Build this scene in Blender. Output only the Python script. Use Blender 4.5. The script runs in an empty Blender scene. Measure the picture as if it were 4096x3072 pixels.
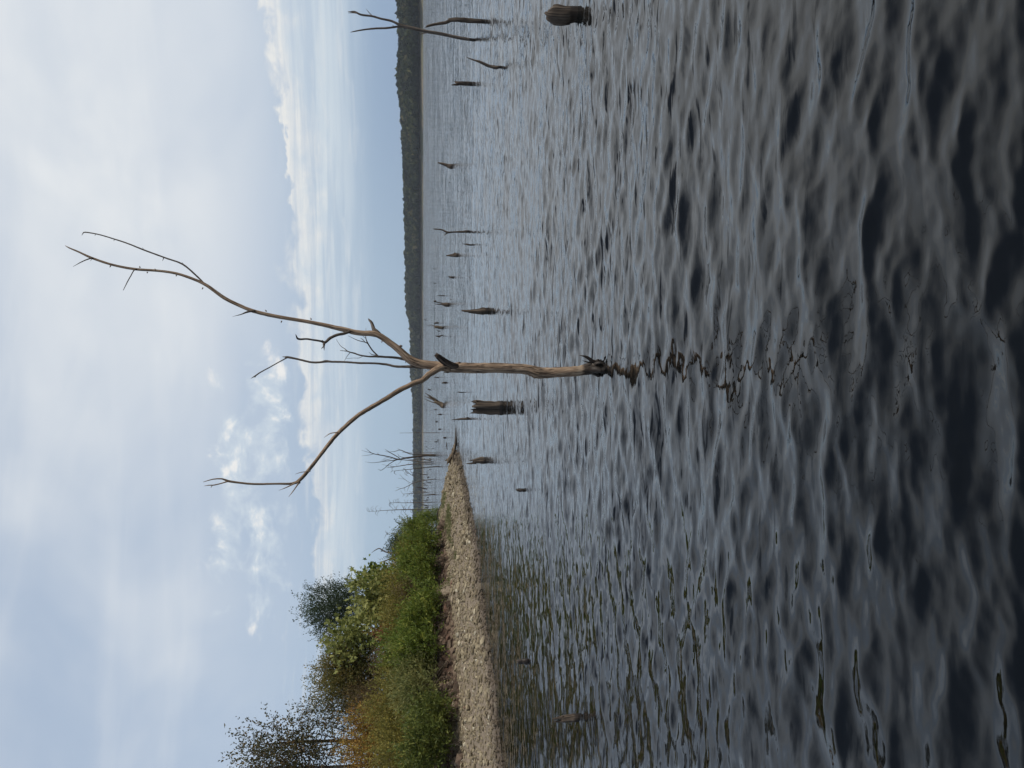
import bpy, math, random
import numpy as np
from mathutils import Matrix, Vector

rng = np.random.default_rng(11)
random.seed(11)
scene = bpy.context.scene
COL = scene.collection

# ------------------------------------------------------------------ camera
F = 3094.0                     # focal length in pixels of the 4096 px wide photograph
CAMZ = 1.6
PITCH = math.atan((2048 - 1690.0) / F)
ROLL = -0.0025
_f = np.array([0, math.cos(PITCH), -math.sin(PITCH)])
_u = np.array([0, math.sin(PITCH), math.cos(PITCH)])
_r = np.array([1.0, 0, 0])
IX = math.cos(ROLL) * -_u + math.sin(ROLL) * _r      # image right (the photo lies on its side)
IY = math.cos(ROLL) * _r + math.sin(ROLL) * _u       # image up
CAM = np.array([0, 0, CAMZ])
cam = bpy.data.cameras.new('camera')
cam.sensor_fit = 'HORIZONTAL'; cam.sensor_width = 36.0; cam.lens = 36.0 * F / 4096
cam.clip_start = 0.05; cam.clip_end = 20000
camo = bpy.data.objects.new('camera', cam); COL.objects.link(camo)
M = Matrix(((IX[0], IY[0], -_f[0], 0), (IX[1], IY[1], -_f[1], 0), (IX[2], IY[2], -_f[2], CAMZ), (0, 0, 0, 1)))
camo.matrix_world = M
scene.camera = camo

# ------------------------------------------------------------------ world, sun, exposure
SUN_AZ, SUN_EL = math.radians(104), math.radians(46)   # azimuth to the right of the view
SKY_STRENGTH = 0.1
EXPOSURE = 0.0
world = bpy.data.worlds.new('World'); scene.world = world; world.use_nodes = True


class X:
    """a node socket with arithmetic"""
    def __init__(s, t, k): s.t, s.k = t, k
    def _m(s, op, o=None, o2=None, clamp=False):
        n = s.t.nodes.new('ShaderNodeMath'); n.operation = op; n.use_clamp = clamp
        for i, v in enumerate((s, o, o2)):
            if v is None: continue
            if isinstance(v, X): s.t.links.new(v.k, n.inputs[i])
            else: n.inputs[i].default_value = v
        return X(s.t, n.outputs[0])
    def __add__(s, o): return s._m('ADD', o)
    def __sub__(s, o): return s._m('SUBTRACT', o)
    def __mul__(s, o): return s._m('MULTIPLY', o)
    def __truediv__(s, o): return s._m('DIVIDE', o)
    def __rsub__(s, o): return (s * -1.0) + o
    __radd__ = __add__
    __rmul__ = __mul__
    def fn(s, op, o=None): return s._m(op, o)
    def clamp(s): return s._m('ADD', 0.0, clamp=True)
    def step(s, a, b, lo=0.0, hi=1.0):
        n = s.t.nodes.new('ShaderNodeMapRange'); n.interpolation_type = 'SMOOTHSTEP'
        s.t.links.new(s.k, n.inputs['Value'])
        for nm, v in (('From Min', a), ('From Max', b), ('To Min', lo), ('To Max', hi)):
            if isinstance(v, X): s.t.links.new(v.k, n.inputs[nm])
            else: n.inputs[nm].default_value = v
        return X(s.t, n.outputs['Result'])


def xyz(t, x, y, z):
    n = t.nodes.new('ShaderNodeCombineXYZ')
    for i, v in enumerate((x, y, z)):
        if isinstance(v, X): t.links.new(v.k, n.inputs[i])
        else: n.inputs[i].default_value = v
    return n.outputs[0]


def noise(t, vec, scale=1.0, detail=4.0, rough=0.55, dist=0.0, out='Fac'):
    n = t.nodes.new('ShaderNodeTexNoise')
    n.inputs['Scale'].default_value = scale; n.inputs['Detail'].default_value = detail
    n.inputs['Roughness'].default_value = rough; n.inputs['Distortion'].default_value = dist
    if vec is not None: t.links.new(vec, n.inputs['Vector'])
    return X(t, n.outputs[out])


def mixc(t, fac, a, b, blend='MIX'):
    n = t.nodes.new('ShaderNodeMix'); n.data_type = 'RGBA'; n.blend_type = blend; n.clamp_factor = True
    if isinstance(fac, X): t.links.new(fac.k, n.inputs[0])
    else: n.inputs[0].default_value = fac
    for i, v in ((6, a), (7, b)):
        if isinstance(v, (tuple, list)): n.inputs[i].default_value = (v[0], v[1], v[2], 1)
        else: t.links.new(v.k if isinstance(v, X) else v, n.inputs[i])
    return X(t, n.outputs[2])


wt = world.node_tree
bg = wt.nodes['Background']; bg.inputs['Strength'].default_value = SKY_STRENGTH
sky = wt.nodes.new('ShaderNodeTexSky'); sky.sky_type = 'NISHITA'; sky.sun_disc = False
sky.sun_elevation = SUN_EL; sky.sun_rotation = SUN_AZ
sky.air_density = 1.0; sky.dust_density = 2.0; sky.ozone_density = 1.0
tc = wt.nodes.new('ShaderNodeTexCoord')
sp = wt.nodes.new('ShaderNodeSeparateXYZ'); wt.links.new(tc.outputs['Generated'], sp.inputs[0])
dx, dy, dz = (X(wt, sp.outputs[i]) for i in range(3))
el = dz.fn('ARCSINE') * 57.2958
az = dx.fn('ARCTAN2', dy) * 57.2958
sd = (math.sin(SUN_AZ) * math.cos(SUN_EL), math.cos(SUN_AZ) * math.cos(SUN_EL), math.sin(SUN_EL))
gd = (math.sin(math.radians(48)) * 0.8, math.cos(math.radians(48)) * 0.8, 0.6)     # bright thin cloud up on the right
cosS = dx * gd[0] + dy * gd[1] + dz * gd[2]
# thin high veil, whiter towards the hidden sun
vn = noise(wt, xyz(wt, az * 0.045, el * 0.075, 0.3), 1.0, 4, 0.5, 0.4)
vn2 = noise(wt, xyz(wt, az * 0.03 + 7.0, el * 0.16, 1.3), 1.0, 5, 0.55, 0.6)
glow = cosS.step(0.55, 0.97)
veil = (vn.step(0.36, 0.66) * 0.42 + vn2.step(0.45, 0.7) * 0.2 + glow * 0.62 + 0.1) * el.step(5.0, 17.0)
base = mixc(wt, 0.75, X(wt, sky.outputs[0]), (4.5, 5.6, 7.2))
hz = el.step(-1.0, 9.0, 1.0, 0.0)
base = mixc(wt, hz * 0.7, base, (3.75, 5.2, 6.6))
base = mixc(wt, el.step(7.0, 1.5) * az.step(2.0, 24.0) * az.step(110.0, 60.0) * 0.75, base, (2.55, 3.6, 5.3))
c = mixc(wt, veil.clamp() * 0.92, base, (8.2, 8.45, 8.6))
# band of cumulus with a crisp top and a streaky lower body
bn = noise(wt, xyz(wt, az * 0.42, el * 0.62, 3.1), 1.0, 6, 0.58, 0.25)
bn2 = noise(wt, xyz(wt, az * 0.085, el * 0.2, 9.4), 1.0, 3, 0.5)
top = az * 0.062 + 8.35 + (bn - 0.5) * 4.6 + (bn2 - 0.5) * 4.5
dep = top - el
st = noise(wt, xyz(wt, az * 0.06, el * 1.25, 5.0), 1.0, 5, 0.6, 0.5)
st2 = noise(wt, xyz(wt, az * 0.2, el * 1.6, 15.0), 1.0, 4, 0.6, 0.3)
soft = bn2.step(0.45, 0.65) * 0.9 + 0.25
band = dep.step(soft * -0.3, soft) * el.step(3.2, 6.6) * (st.step(0.36, 0.62) * 0.6 + 0.35 + bn2.step(0.45, 0.3) * 0.1) * (az.step(-21.0, -12.0))
lit = dep.step(0.1, 2.3, 1.0, 0.0)
bcol = mixc(wt, lit, (6.3, 7.1, 7.75), (8.9, 8.75, 8.3))
c = mixc(wt, (band * 0.92).clamp(), c, bcol)
streak = st2.step(0.5, 0.72) * el.step(3.0, 5.5) * el.step(11.0, 7.0) * 0.4
c = mixc(wt, streak, c, (6.9, 7.35, 7.7))
# scattered small cumulus higher up on the left
pn = noise(wt, xyz(wt, az * 0.3, el * 0.42, 21.0), 1.0, 7, 0.6, 0.3)
pw = noise(wt, xyz(wt, az * 0.07, el * 0.1, 2.0), 1.0, 2, 0.5)
win = el.step(7.4, 10.2) * el.step(16.8, 13.0) * (az.step(6.0, -1.0) * az.step(-20.0, -15.0) + pw.step(0.6, 0.7) * az.step(14.0, 40.0)).clamp()
puff = (pn + (win - 1.0) * 0.3).step(0.42, 0.63) * 0.92
c = mixc(wt, puff, c, mixc(wt, pn.step(0.54, 0.68), (6.4, 7.2, 7.9), (8.9, 8.8, 8.6)))
c = mixc(wt, el.step(28.0, 58.0) * 0.92, c, (1.0, 1.4, 2.3))     # the deeper blue overhead
wt.links.new(c.k, bg.inputs['Color'])

sun = bpy.data.lights.new('sun', 'SUN'); sun.energy = 3.2; sun.angle = math.radians(12); sun.color = (1.0, 0.93, 0.83)
suno = bpy.data.objects.new('sun', sun); COL.objects.link(suno)
suno.rotation_euler = (Vector(sd)).to_track_quat('Z', 'Y').to_euler()
suno.location = (0, 0, 60)

scene.view_settings.view_transform = 'Standard'; scene.view_settings.look = 'None'
scene.view_settings.exposure = EXPOSURE; scene.view_settings.gamma = 1.0
scene.view_settings.use_curve_mapping = False
scene.cycles.use_denoising = True
scene.cycles.max_bounces = 8; scene.cycles.transparent_max_bounces = 8
scene.cycles.caustics_reflective = False; scene.cycles.caustics_refractive = False

# ------------------------------------------------------------------ helpers
def ray(px, py):
    d = ((px - 2048) / F) * IX + ((1536 - py) / F) * IY + _f
    return d

def at(px, py, Y):
    """world point seen at a photo pixel, at forward distance Y"""
    d = ray(px, py)
    return CAM + d * (Y / d[1])

def on_water(px, py):
    d = ray(px, py)
    return CAM + d * (-CAMZ / d[2])

def px2m(w, p):
    return w / F * float(np.dot(np.asarray(p) - CAM, _f))

def new_mesh(name, verts, faces_flat, nper, smooth=True):
    """verts (n,3); faces_flat: list of index arrays (m,k)"""
    me = bpy.data.meshes.new(name)
    me.vertices.add(len(verts)); me.vertices.foreach_set('co', np.asarray(verts, np.float32).ravel())
    loops = np.concatenate([f.ravel() for f in faces_flat]).astype(np.int32)
    tot = np.concatenate([np.full(len(f), f.shape[1], np.int32) for f in faces_flat])
    start = np.concatenate([[0], np.cumsum(tot)[:-1]]).astype(np.int32)
    me.loops.add(len(loops)); me.loops.foreach_set('vertex_index', loops)
    me.polygons.add(len(tot)); me.polygons.foreach_set('loop_start', start)
    me.polygons.foreach_set('loop_total', tot)
    me.polygons.foreach_set('use_smooth', np.full(len(tot), smooth, bool))
    me.update(calc_edges=True); me.validate()
    return me

def fattr(me, name, vals):
    a = me.attributes.new(name, 'FLOAT', 'POINT'); a.data.foreach_set('value', np.asarray(vals, np.float32))

def vattr(me, name, vals):
    a = me.attributes.new(name, 'FLOAT_VECTOR', 'POINT'); a.data.foreach_set('vector', np.asarray(vals, np.float32).ravel())

def obj(name, me, mat=None, parent=None, loc=(0, 0, 0)):
    o = bpy.data.objects.new(name, me); COL.objects.link(o)
    if mat is not None and me is not None: me.materials.clear(); me.materials.append(mat)
    if parent is not None: o.parent = parent
    o.location = loc
    return o

def tag(o, label=None, cat=None, group=None, kind=None):
    if label: o['label'] = label
    if cat: o['category'] = cat
    if group: o['group'] = group
    if kind: o['kind'] = kind
    return o

def empty(name, loc):
    o = bpy.data.objects.new(name, None); COL.objects.link(o); o.location = loc
    o.empty_display_size = 0.2
    return o

# ------------------------------------------------------------------ materials
def newmat(name):
    m = bpy.data.materials.new(name); m.use_nodes = True
    t = m.node_tree; b = t.nodes['Principled BSDF']
    return m, t, b

def attr(t, name, out='Fac'):
    n = t.nodes.new('ShaderNodeAttribute'); n.attribute_name = name
    return n.outputs[out]

def posn(t):
    g = t.nodes.new('ShaderNodeNewGeometry'); s = t.nodes.new('ShaderNodeSeparateXYZ')
    t.links.new(g.outputs['Position'], s.inputs[0])
    return g.outputs['Position'], X(t, s.outputs[0]), X(t, s.outputs[1]), X(t, s.outputs[2])

def ramp(t, fac, stops):
    n = t.nodes.new('ShaderNodeValToRGB'); e = n.color_ramp.elements
    while len(e) < len(stops): e.new(0.5)
    for i, (p, cc) in enumerate(stops):
        e[i].position = p; e[i].color = (*cc, 1)
    t.links.new(fac.k, n.inputs[0])
    return X(t, n.outputs[0])

def bark_mat(name, light, mid, dark, wet_z=0.13, bump=0.6, grooves=2.6, ring_k=0.12):
    m, t, b = newmat(name)
    v = attr(t, 'bark', 'Vector')
    n1 = noise(t, v, grooves, 5, 0.62, 0.15)
    n2 = noise(t, v, grooves * 0.35, 3, 0.55)
    P, x, y, z = posn(t)
    n3 = noise(t, P, 2.2, 4, 0.6)
    c = ramp(t, n1, [(0.36, dark), (0.45, mid), (0.53, mid), (0.64, light)])
    c = mixc(t, n2.step(0.5, 0.7) * 0.35, c, light)
    mp = t.nodes.new('ShaderNodeMapping'); mp.inputs['Scale'].default_value = (1.0, 1.0, 0.3); t.links.new(v, mp.inputs['Vector'])
    cr = noise(t, mp.outputs[0], grooves * 1.25, 2, 0.5, 0.25)
    crack = (cr - 0.5).fn('ABSOLUTE').step(0.06, 0.015) * n2.step(0.42, 0.54)
    c = mixc(t, crack * 0.95, c, dark)
    c = mixc(t, n3.step(0.45, 0.7) * 0.4, c, tuple(q * 0.62 for q in mid))
    nz = noise(t, P, 9.0, 3, 0.6)
    zz = z + (nz - 0.5) * 0.05
    ring = zz.step(wet_z, wet_z + 0.02) * zz.step(wet_z + 0.09, wet_z + 0.03)
    c = mixc(t, ring * ring_k, c, (0.42, 0.34, 0.25))
    wet = zz.step(wet_z + 0.015, wet_z - 0.02)
    c = mixc(t, wet * 0.9, c, (0.022, 0.016, 0.012))
    t.links.new(c.k, b.inputs['Base Color'])
    rr = wet * -0.45 + 0.9
    t.links.new(rr.k, b.inputs['Roughness'])
    b.inputs['Specular IOR Level'].default_value = 0.25
    bp = t.nodes.new('ShaderNodeBump'); bp.inputs['Strength'].default_value = bump; bp.inputs['Distance'].default_value = 0.012
    t.links.new(n1.k, bp.inputs['Height']); t.links.new(bp.outputs[0], b.inputs['Normal'])
    return m

BARK = bark_mat('weathered_bark', (0.46, 0.345, 0.245), (0.285, 0.2, 0.135), (0.04, 0.027, 0.02), ring_k=0.4)
BARK_GREY = bark_mat('grey_dead_wood', (0.21, 0.175, 0.145), (0.125, 0.10, 0.08), (0.028, 0.022, 0.018))
BARK_DARK = bark_mat('dark_dead_wood', (0.10, 0.082, 0.07), (0.055, 0.043, 0.036), (0.012, 0.010, 0.009))
STUMPW = bark_mat('stump_wood', (0.15, 0.118, 0.09), (0.078, 0.06, 0.046), (0.014, 0.011, 0.009), wet_z=0.05, bump=0.8, grooves=1.7, ring_k=0.0)
TAN_WOOD = bark_mat('tan_dead_wood', (0.22, 0.17, 0.115), (0.13, 0.10, 0.07), (0.035, 0.026, 0.018), wet_z=0.10)
CHARRED = bark_mat('weathered_dark_bark', (0.17, 0.13, 0.10), (0.085, 0.062, 0.047), (0.012, 0.010, 0.009))
LIVEBARK = bark_mat('live_bark', (0.10, 0.08, 0.065), (0.06, 0.047, 0.038), (0.02, 0.016, 0.013), wet_z=-5)
STEM = bark_mat('shrub_stem', (0.19, 0.15, 0.11), (0.11, 0.085, 0.06), (0.04, 0.03, 0.02), wet_z=-5)

def leaf_mat(name, stops, transl=0.35):
    m, t, b = newmat(name)
    a = X(t, attr(t, 'tint'))
    c = ramp(t, a, stops)
    t.links.new(c.k, b.inputs['Base Color'])
    b.inputs['Roughness'].default_value = 0.55
    b.inputs['Specular IOR Level'].default_value = 0.3
    tr = t.nodes.new('ShaderNodeBsdfTranslucent'); t.links.new(c.k, tr.inputs['Color'])
    mx = t.nodes.new('ShaderNodeMixShader'); mx.inputs[0].default_value = transl
    out = t.nodes['Material Output']
    t.links.new(b.outputs[0], mx.inputs[1]); t.links.new(tr.outputs[0], mx.inputs[2])
    t.links.new(mx.outputs[0], out.inputs['Surface'])
    return m

LEAF = {
    'green': leaf_mat('leaves_green', [(0, (0.0906, 0.1299, 0.02152)), (0.5, (0.151, 0.2078, 0.03347)), (1, (0.2819, 0.2943, 0.0538))]),
    'deep': leaf_mat('leaves_deep_green', [(0, (0.07341, 0.1008, 0.02287)), (0.6, (0.1345, 0.1626, 0.03429)), (1, (0.2203, 0.2276, 0.05144))]),
    'sage': leaf_mat('leaves_sage', [(0, (0.1229, 0.1415, 0.04255)), (0.5, (0.2048, 0.2164, 0.07293)), (1, (0.3276, 0.2996, 0.1033))]),
    'olive': leaf_mat('leaves_olive', [(0, (0.1255, 0.1211, 0.02703)), (0.5, (0.2243, 0.2017, 0.0473)), (1, (0.3588, 0.2904, 0.06757))]),
    'orange': leaf_mat('leaves_autumn', [(0, (0.1719, 0.09867, 0.0286)), (0.4, (0.3095, 0.1727, 0.0429)), (0.7, (0.3782, 0.2467, 0.05005)), (1, (0.2751, 0.2467, 0.0572))]),
    'red': leaf_mat('leaves_red', [(0, (0.156, 0.0455, 0.026)), (0.6, (0.26, 0.091, 0.039)), (1, (0.26, 0.156, 0.052))]),
    'brown': leaf_mat('leaves_brown', [(0, (0.1137, 0.078, 0.0429)), (0.5, (0.1787, 0.1248, 0.06435)), (1, (0.2113, 0.1716, 0.0715))]),
    'oak': leaf_mat('leaves_oak', [(0, (0.1056, 0.1098, 0.03432)), (0.5, (0.1795, 0.1637, 0.04992)), (0.8, (0.2747, 0.1897, 0.0624)), (1, (0.3169, 0.2995, 0.0936))]),
    'sycamore': leaf_mat('leaves_sycamore', [(0, (0.1373, 0.1615, 0.04095)), (0.5, (0.2583, 0.2744, 0.0819)), (1, (0.4198, 0.4036, 0.1365))]),
    'dark': leaf_mat('leaves_dark', [(0, (0.0325, 0.0546, 0.0286)), (0.6, (0.0585, 0.0845, 0.0455)), (1, (0.0975, 0.1235, 0.065))]),
    'sparse': leaf_mat('leaves_sparse', [(0, (0.0572, 0.06435, 0.0286)), (0.5, (0.09295, 0.08866, 0.039)), (0.8, (0.1716, 0.1073, 0.039)), (1, (0.2288, 0.1573, 0.052))]),
    'grass': leaf_mat('leaves_grass', [(0, (0.104, 0.117, 0.0455)), (0.5, (0.169, 0.182, 0.078)), (1, (0.286, 0.26, 0.13))]),
}

# ------------------------------------------------------------------ water
def sstep(a, b, v):
    t = np.clip((v - a) / (b - a), 0, 1)
    return t * t * (3 - 2 * t)

def build_water():
    ratio = 1.0056
    rs = [0.3]
    while rs[-1] < 40: rs.append(rs[-1] * ratio)
    g = ratio
    while rs[-1] < 4200:
        g = min(g * 1.01, 1.06); rs.append(rs[-1] * g)
    rs = np.array(rs)
    fine = np.concatenate([np.arange(-66, -41, 0.36), np.arange(-41, 41.01, 0.23), np.arange(41.3, 66.1, 0.36)])
    coarse = np.arange(69, 291.1, 4.0)
    th = np.radians(np.concatenate([fine, coarse]))
    nr, nt = len(rs), len(th)
    R, T = np.meshgrid(rs, th, indexing='ij')
    x = (R * np.sin(T)); y = (R * np.cos(T))
    cell = np.maximum(np.gradient(rs)[:, None] * np.ones_like(R), R * np.gradient(th)[None, :])
    z = np.zeros_like(R); ox = np.zeros_like(R); oy = np.zeros_like(R)
    # chop: many directional waves, crests mostly across the view
    wr = np.random.default_rng(5)
    N = 110
    lam = np.exp(wr.uniform(math.log(0.05), math.log(0.46), N)); lam[-7:] = wr.uniform(1.2, 2.6, 7); lam.sort()
    inner = R[:, :] < 60
    shelter = 0.95 + 0.05 / (1 + np.exp(-(x + 1.5 + 0.12 * y) / 1.5))
    for i, L in enumerate(lam):
        k = 2 * math.pi / L
        ang = math.radians(-94 + wr.normal(0, 31 if L < 0.5 else 22) + 7)
        slope = 0.0150 * (1.0 if L > 0.12 else 0.8) * (0.9 if L > 1.0 else (0.6 if L > 0.45 else 1.0)) * wr.uniform(0.5, 1.5)
        a = slope / k * 1.41
        w = np.clip((L / cell - 2.5) / 2.5, 0, 1) * (1 - sstep(14, 40, R))
        ii = np.where(w.max(axis=1) > 0)[0]
        if len(ii) == 0: continue
        m = ii.max() + 1
        ph = k * (math.cos(ang) * x[:m] + math.sin(ang) * y[:m]) + wr.uniform(0, 6.28) + 0.9 * np.sin(0.9 * x[:m] / max(L, .3) * .35 + i) * np.cos(.31 * y[:m] / max(L, .3) + 2 * i)
        s = shelter[:m] if L < 0.5 else 0.5 + 0.5 * shelter[:m]
        z[:m] += a * w[:m] * s * np.cos(ph)
        q = 1.0 * a * w[:m] * s
        ox[:m] -= q * math.cos(ang) * np.sin(ph); oy[:m] -= q * math.sin(ang) * np.sin(ph)
    V = np.stack([x + ox, y + oy, z], -1).reshape(-1, 3)
    V = np.vstack([V, [[0, 0, 0]]])
    idx = np.arange(nr * nt).reshape(nr, nt)
    nxt = np.roll(idx, -1, axis=1)
    quads = np.stack([idx[:-1], idx[1:], nxt[1:], nxt[:-1]], -1).reshape(-1, 4)
    tri = np.stack([np.full(nt, nr * nt), idx[0], nxt[0]], -1)
    me = new_mesh('water', V, [quads[:, ::-1], tri[:, ::-1]], 4)
    m, t, b = newmat('lake_water')
    P, px, py, pz = posn(t)
    r = ((px * px) + (py * py)).fn('SQRT')
    g = t.nodes.new('ShaderNodeNewGeometry')
    def slopes(sx, sy, seed, detail=3, rough=0.6, ds=0.3):
        return noise(t, xyz(t, px * sx + seed, py * sy, 0.37 * seed), 1.0, detail, rough, ds, out='Color').k
    def vmath(op, a, b=None, sc=None):
        n = t.nodes.new('ShaderNodeVectorMath'); n.operation = op
        t.links.new(a, n.inputs[0])
        if b is not None:
            if isinstance(b, tuple): n.inputs[1].default_value = b
            else: t.links.new(b, n.inputs[1])
        if sc is not None:
            if isinstance(sc, X): t.links.new(sc.k, n.inputs['Scale'])
            else: n.inputs['Scale'].default_value = sc
        return n.outputs[0]
    tot = g.outputs['Normal']
    gust = noise(t, xyz(t, px * 0.05, py * 0.11, 4.0), 1.0, 3, 0.55)
    gain = gust.step(0.3, 0.7, 0.7, 1.25)
    for (sx, sy, seed, amp, w) in (
            (6.0, 15.0, 1.7, (0.26, 0.5, 0), r.step(1.0, 7.0, 0.45, 1.0)),          # capillary ripples
            (1.1, 4.6, 5.1, (0.17, 0.27, 0), r.step(6.0, 28.0)),
            (0.35, 1.5, 9.3, (0.15, 0.27, 0), r.step(14.0, 45.0)),
            (0.08, 0.33, 13.3, (0.12, 0.26, 0), r.step(35.0, 120.0)),
            (0.015, 0.05, 17.3, (0.1, 0.26, 0), r.step(130.0, 400.0))):
        v = vmath('SUBTRACT', slopes(sx, sy, seed), (0.5, 0.5, 0.5))
        v = vmath('MULTIPLY', v, amp)
        v = vmath('SCALE', v, None, w * gain)
        tot = vmath('ADD', tot, v)
    # narrow steep faces turned towards the viewer's side of the lake: short dark streaks on lighter water
    for (sx, sy, seed, A, w, lo, hi) in (
            (3.0, 13.0, 31.7, 0.36, r.step(1.5, 7.0) * r.step(60.0, 25.0), 0.57, 0.68),
            (1.1, 5.0, 37.1, 0.44, r.step(10.0, 26.0) * r.step(200.0, 80.0), 0.57, 0.68),
            (0.3, 1.5, 41.3, 0.44, r.step(35.0, 90.0), 0.56, 0.68),
            (0.06, 0.35, 43.9, 0.42, r.step(120.0, 320.0), 0.56, 0.68)):
        n = noise(t, xyz(t, px * sx + seed, py * sy, seed), 1.0, 3, 0.55, 0.5)
        k = n.step(lo, hi) * w * gain * -A
        tot = vmath('ADD', tot, xyz(t, k * 0.15, k, 0.0))
    nrm = vmath('NORMALIZE', tot)
    t.links.new(nrm, b.inputs['Normal'])
    b.inputs['Base Color'].default_value = (0.002, 0.0026, 0.0027, 1)
    b.inputs['Roughness'].default_value = 0.03
    b.inputs['IOR'].default_value = 1.45
    o = obj('water', me, m)
    tag(o, 'rippled grey lake water', None, None, 'structure')
build_water()

# ------------------------------------------------------------------ near shore: gravel spit
SHORE_PX = [(2008, 3072), (1996, 2914), (1979, 2741), (1959, 2603), (1948, 2500), (1937, 2437), (1922, 2316), (1913, 2226),
            (1904, 2136), (1884, 2030), (1867, 1947), (1850, 1865), (1832, 1812), (1812, 1800)]
shore = [on_water(*p)[:2] for p in SHORE_PX]
tip = shore[-1]
poly = [(-40, -3), (-18, -1), (-11.2, 5), (-8.9, 11)] + [tuple(s) for s in shore] + \
       [(tip[0] - 1.6, tip[1] + 3.5), (tip[0] - 4.5, tip[1] + 9.5), (tip[0] - 10, tip[1] + 17), (tip[0] - 22, tip[1] + 26), (-42, 76), (-60, 80), (-60, -3)]
poly = np.array(poly, float)

def inland(x, y):
    """signed distance to the shoreline, positive on land"""
    x = np.asarray(x, float); y = np.asarray(y, float)
    d2 = np.full(x.shape, 1e9); ins = np.zeros(x.shape, bool)
    n = len(poly)
    for i in range(n):
        a = poly[i]; b = poly[(i + 1) % n]
        ab = b - a; L = ab @ ab
        tt = np.clip(((x - a[0]) * ab[0] + (y - a[1]) * ab[1]) / L, 0, 1)
        d2 = np.minimum(d2, (x - a[0] - tt * ab[0]) ** 2 + (y - a[1] - tt * ab[1]) ** 2)
        c = ((a[1] > y) != (b[1] > y)) & (x < (b[0] - a[0]) * (y - a[1]) / (b[1] - a[1] + 1e-12) + a[0])
        ins ^= c
    d = np.sqrt(d2)
    return np.where(ins, d, -d)

def vnoise(x, y, s, seed):
    """cheap smooth value noise"""
    x = np.asarray(x) / s; y = np.asarray(y) / s
    xi = np.floor(x).astype(int); yi = np.floor(y).astype(int)
    fx = x - xi; fy = y - yi
    fx = fx * fx * (3 - 2 * fx); fy = fy * fy * (3 - 2 * fy)
    def h(a, b):
        v = np.sin(a * 127.1 + b * 311.7 + seed * 74.7) * 43758.5453
        return v - np.floor(v)
    return (h(xi, yi) * (1 - fx) + h(xi + 1, yi) * fx) * (1 - fy) + (h(xi, yi + 1) * (1 - fx) + h(xi + 1, yi + 1) * fx) * fy

def ground(x, y):
    d = inland(x, y)
    wob = (vnoise(x, y, 1.3, 1) - 0.5) * 0.7 + (vnoise(x, y, 0.45, 2) - 0.5) * 0.25
    dd = d + wob * np.clip(d, 0, 1)
    lin = 0.21 * dd
    cap = 1.1 + 0.03 * (dd - 5)
    h = np.where(dd > 0, -np.log(np.exp(-7 * lin) + np.exp(-7 * cap)) / 7, 0.32 * dd)
    h = np.where((dd > 0) & (lin < 0.55), lin, h)
    mk = sstep(37, 31, np.asarray(y, float))
    h = h + mk * 0.30 * sstep(3.2, 3.5, dd + (vnoise(x, y, 0.7, 5) - 0.5) * 0.5)
    h = h + (vnoise(x, y, 0.9, 7) - 0.5) * 0.10 * np.clip(d, 0, 1) + (vnoise(x, y, 0.3, 8) - 0.5) * 0.05 * np.clip(d + 0.3, 0, 1)
    return h

def gz(x, y):
    return float(ground(np.array([x]), np.array([y]))[0])

def hit(px, py):
    d = ray(px, py); d = d / d[1]
    Y = np.arange(10, 70, 0.05)
    P = CAM[None] + d[None] * Y[:, None]
    below = P[:, 2] < ground(P[:, 0], P[:, 1])
    i = np.argmax(below) if below.any() else len(Y) - 1
    return P[i]

def build_ground():
    xs = np.arange(-46, 2.01, 0.2); ys = np.arange(-4, 80.01, 0.2)
    Xg, Yg = np.meshgrid(xs, ys, indexing='ij')
    Z = np.maximum(ground(Xg.ravel(), Yg.ravel()), -1.2)
    D = inland(Xg.ravel(), Yg.ravel())
    V = np.stack([Xg.ravel(), Yg.ravel(), Z], -1)
    nx, ny = Xg.shape
    idx = np.arange(nx * ny).reshape(nx, ny)
    q = np.stack([idx[:-1, :-1], idx[1:, :-1], idx[1:, 1:], idx[:-1, 1:]], -1).reshape(-1, 4)
    keep = (D[q].max(axis=1) > -4)
    q = q[keep]
    used = np.unique(q); remap = np.zeros(len(V), int); remap[used] = np.arange(len(used))
    me = new_mesh('gravel_shore', V[used], [remap[q]], 4)
    fattr(me, 'inland', D[used] + (vnoise(V[used, 0], V[used, 1], 0.8, 3) - 0.5) * 0.8)
    m, t, b = newmat('gravel_ground')
    P, x, y, z = posn(t)
    n1 = noise(t, P, 14, 5, 0.65); n2 = noise(t, P, 1.6, 4, 0.6)
    c = ramp(t, n1, [(0.3, (0.10, 0.08, 0.055)), (0.5, (0.20, 0.16, 0.115)), (0.72, (0.31, 0.255, 0.19))])
    c = mixc(t, n2.step(0.45, 0.7) * 0.35, c, (0.15, 0.12, 0.085))
    d = X(t, attr(t, 'inland'))
    earth = d.step(2.95, 3.25) * y.step(37.0, 31.0)
    red = ramp(t, noise(t, P, 6, 5, 0.65), [(0.3, (0.04, 0.023, 0.016)), (0.55, (0.105, 0.06, 0.04)), (0.75, (0.17, 0.11, 0.075))])
    c = mixc(t, earth, c, red)
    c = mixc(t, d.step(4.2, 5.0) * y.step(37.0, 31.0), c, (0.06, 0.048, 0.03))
    wet = (z + (n1 - 0.5) * 0.08).step(0.10, 0.03)
    c = mixc(t, wet * 0.7, c, (0.055, 0.038, 0.027))
    t.links.new(c.k, b.inputs['Base Color']); b.inputs['Roughness'].default_value = 0.95
    bp = t.nodes.new('ShaderNodeBump'); bp.inputs['Strength'].default_value = 0.8; bp.inputs['Distance'].default_value = 0.05
    t.links.new(n1.k, bp.inputs['Height']); t.links.new(bp.outputs[0], b.inputs['Normal'])
    o = obj('gravel_shore', me, m)
    tag(o, 'gravel spit of tan stones running along the lake below green shrubs', None, None, 'structure')
    return o
SHORE = build_ground()

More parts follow.
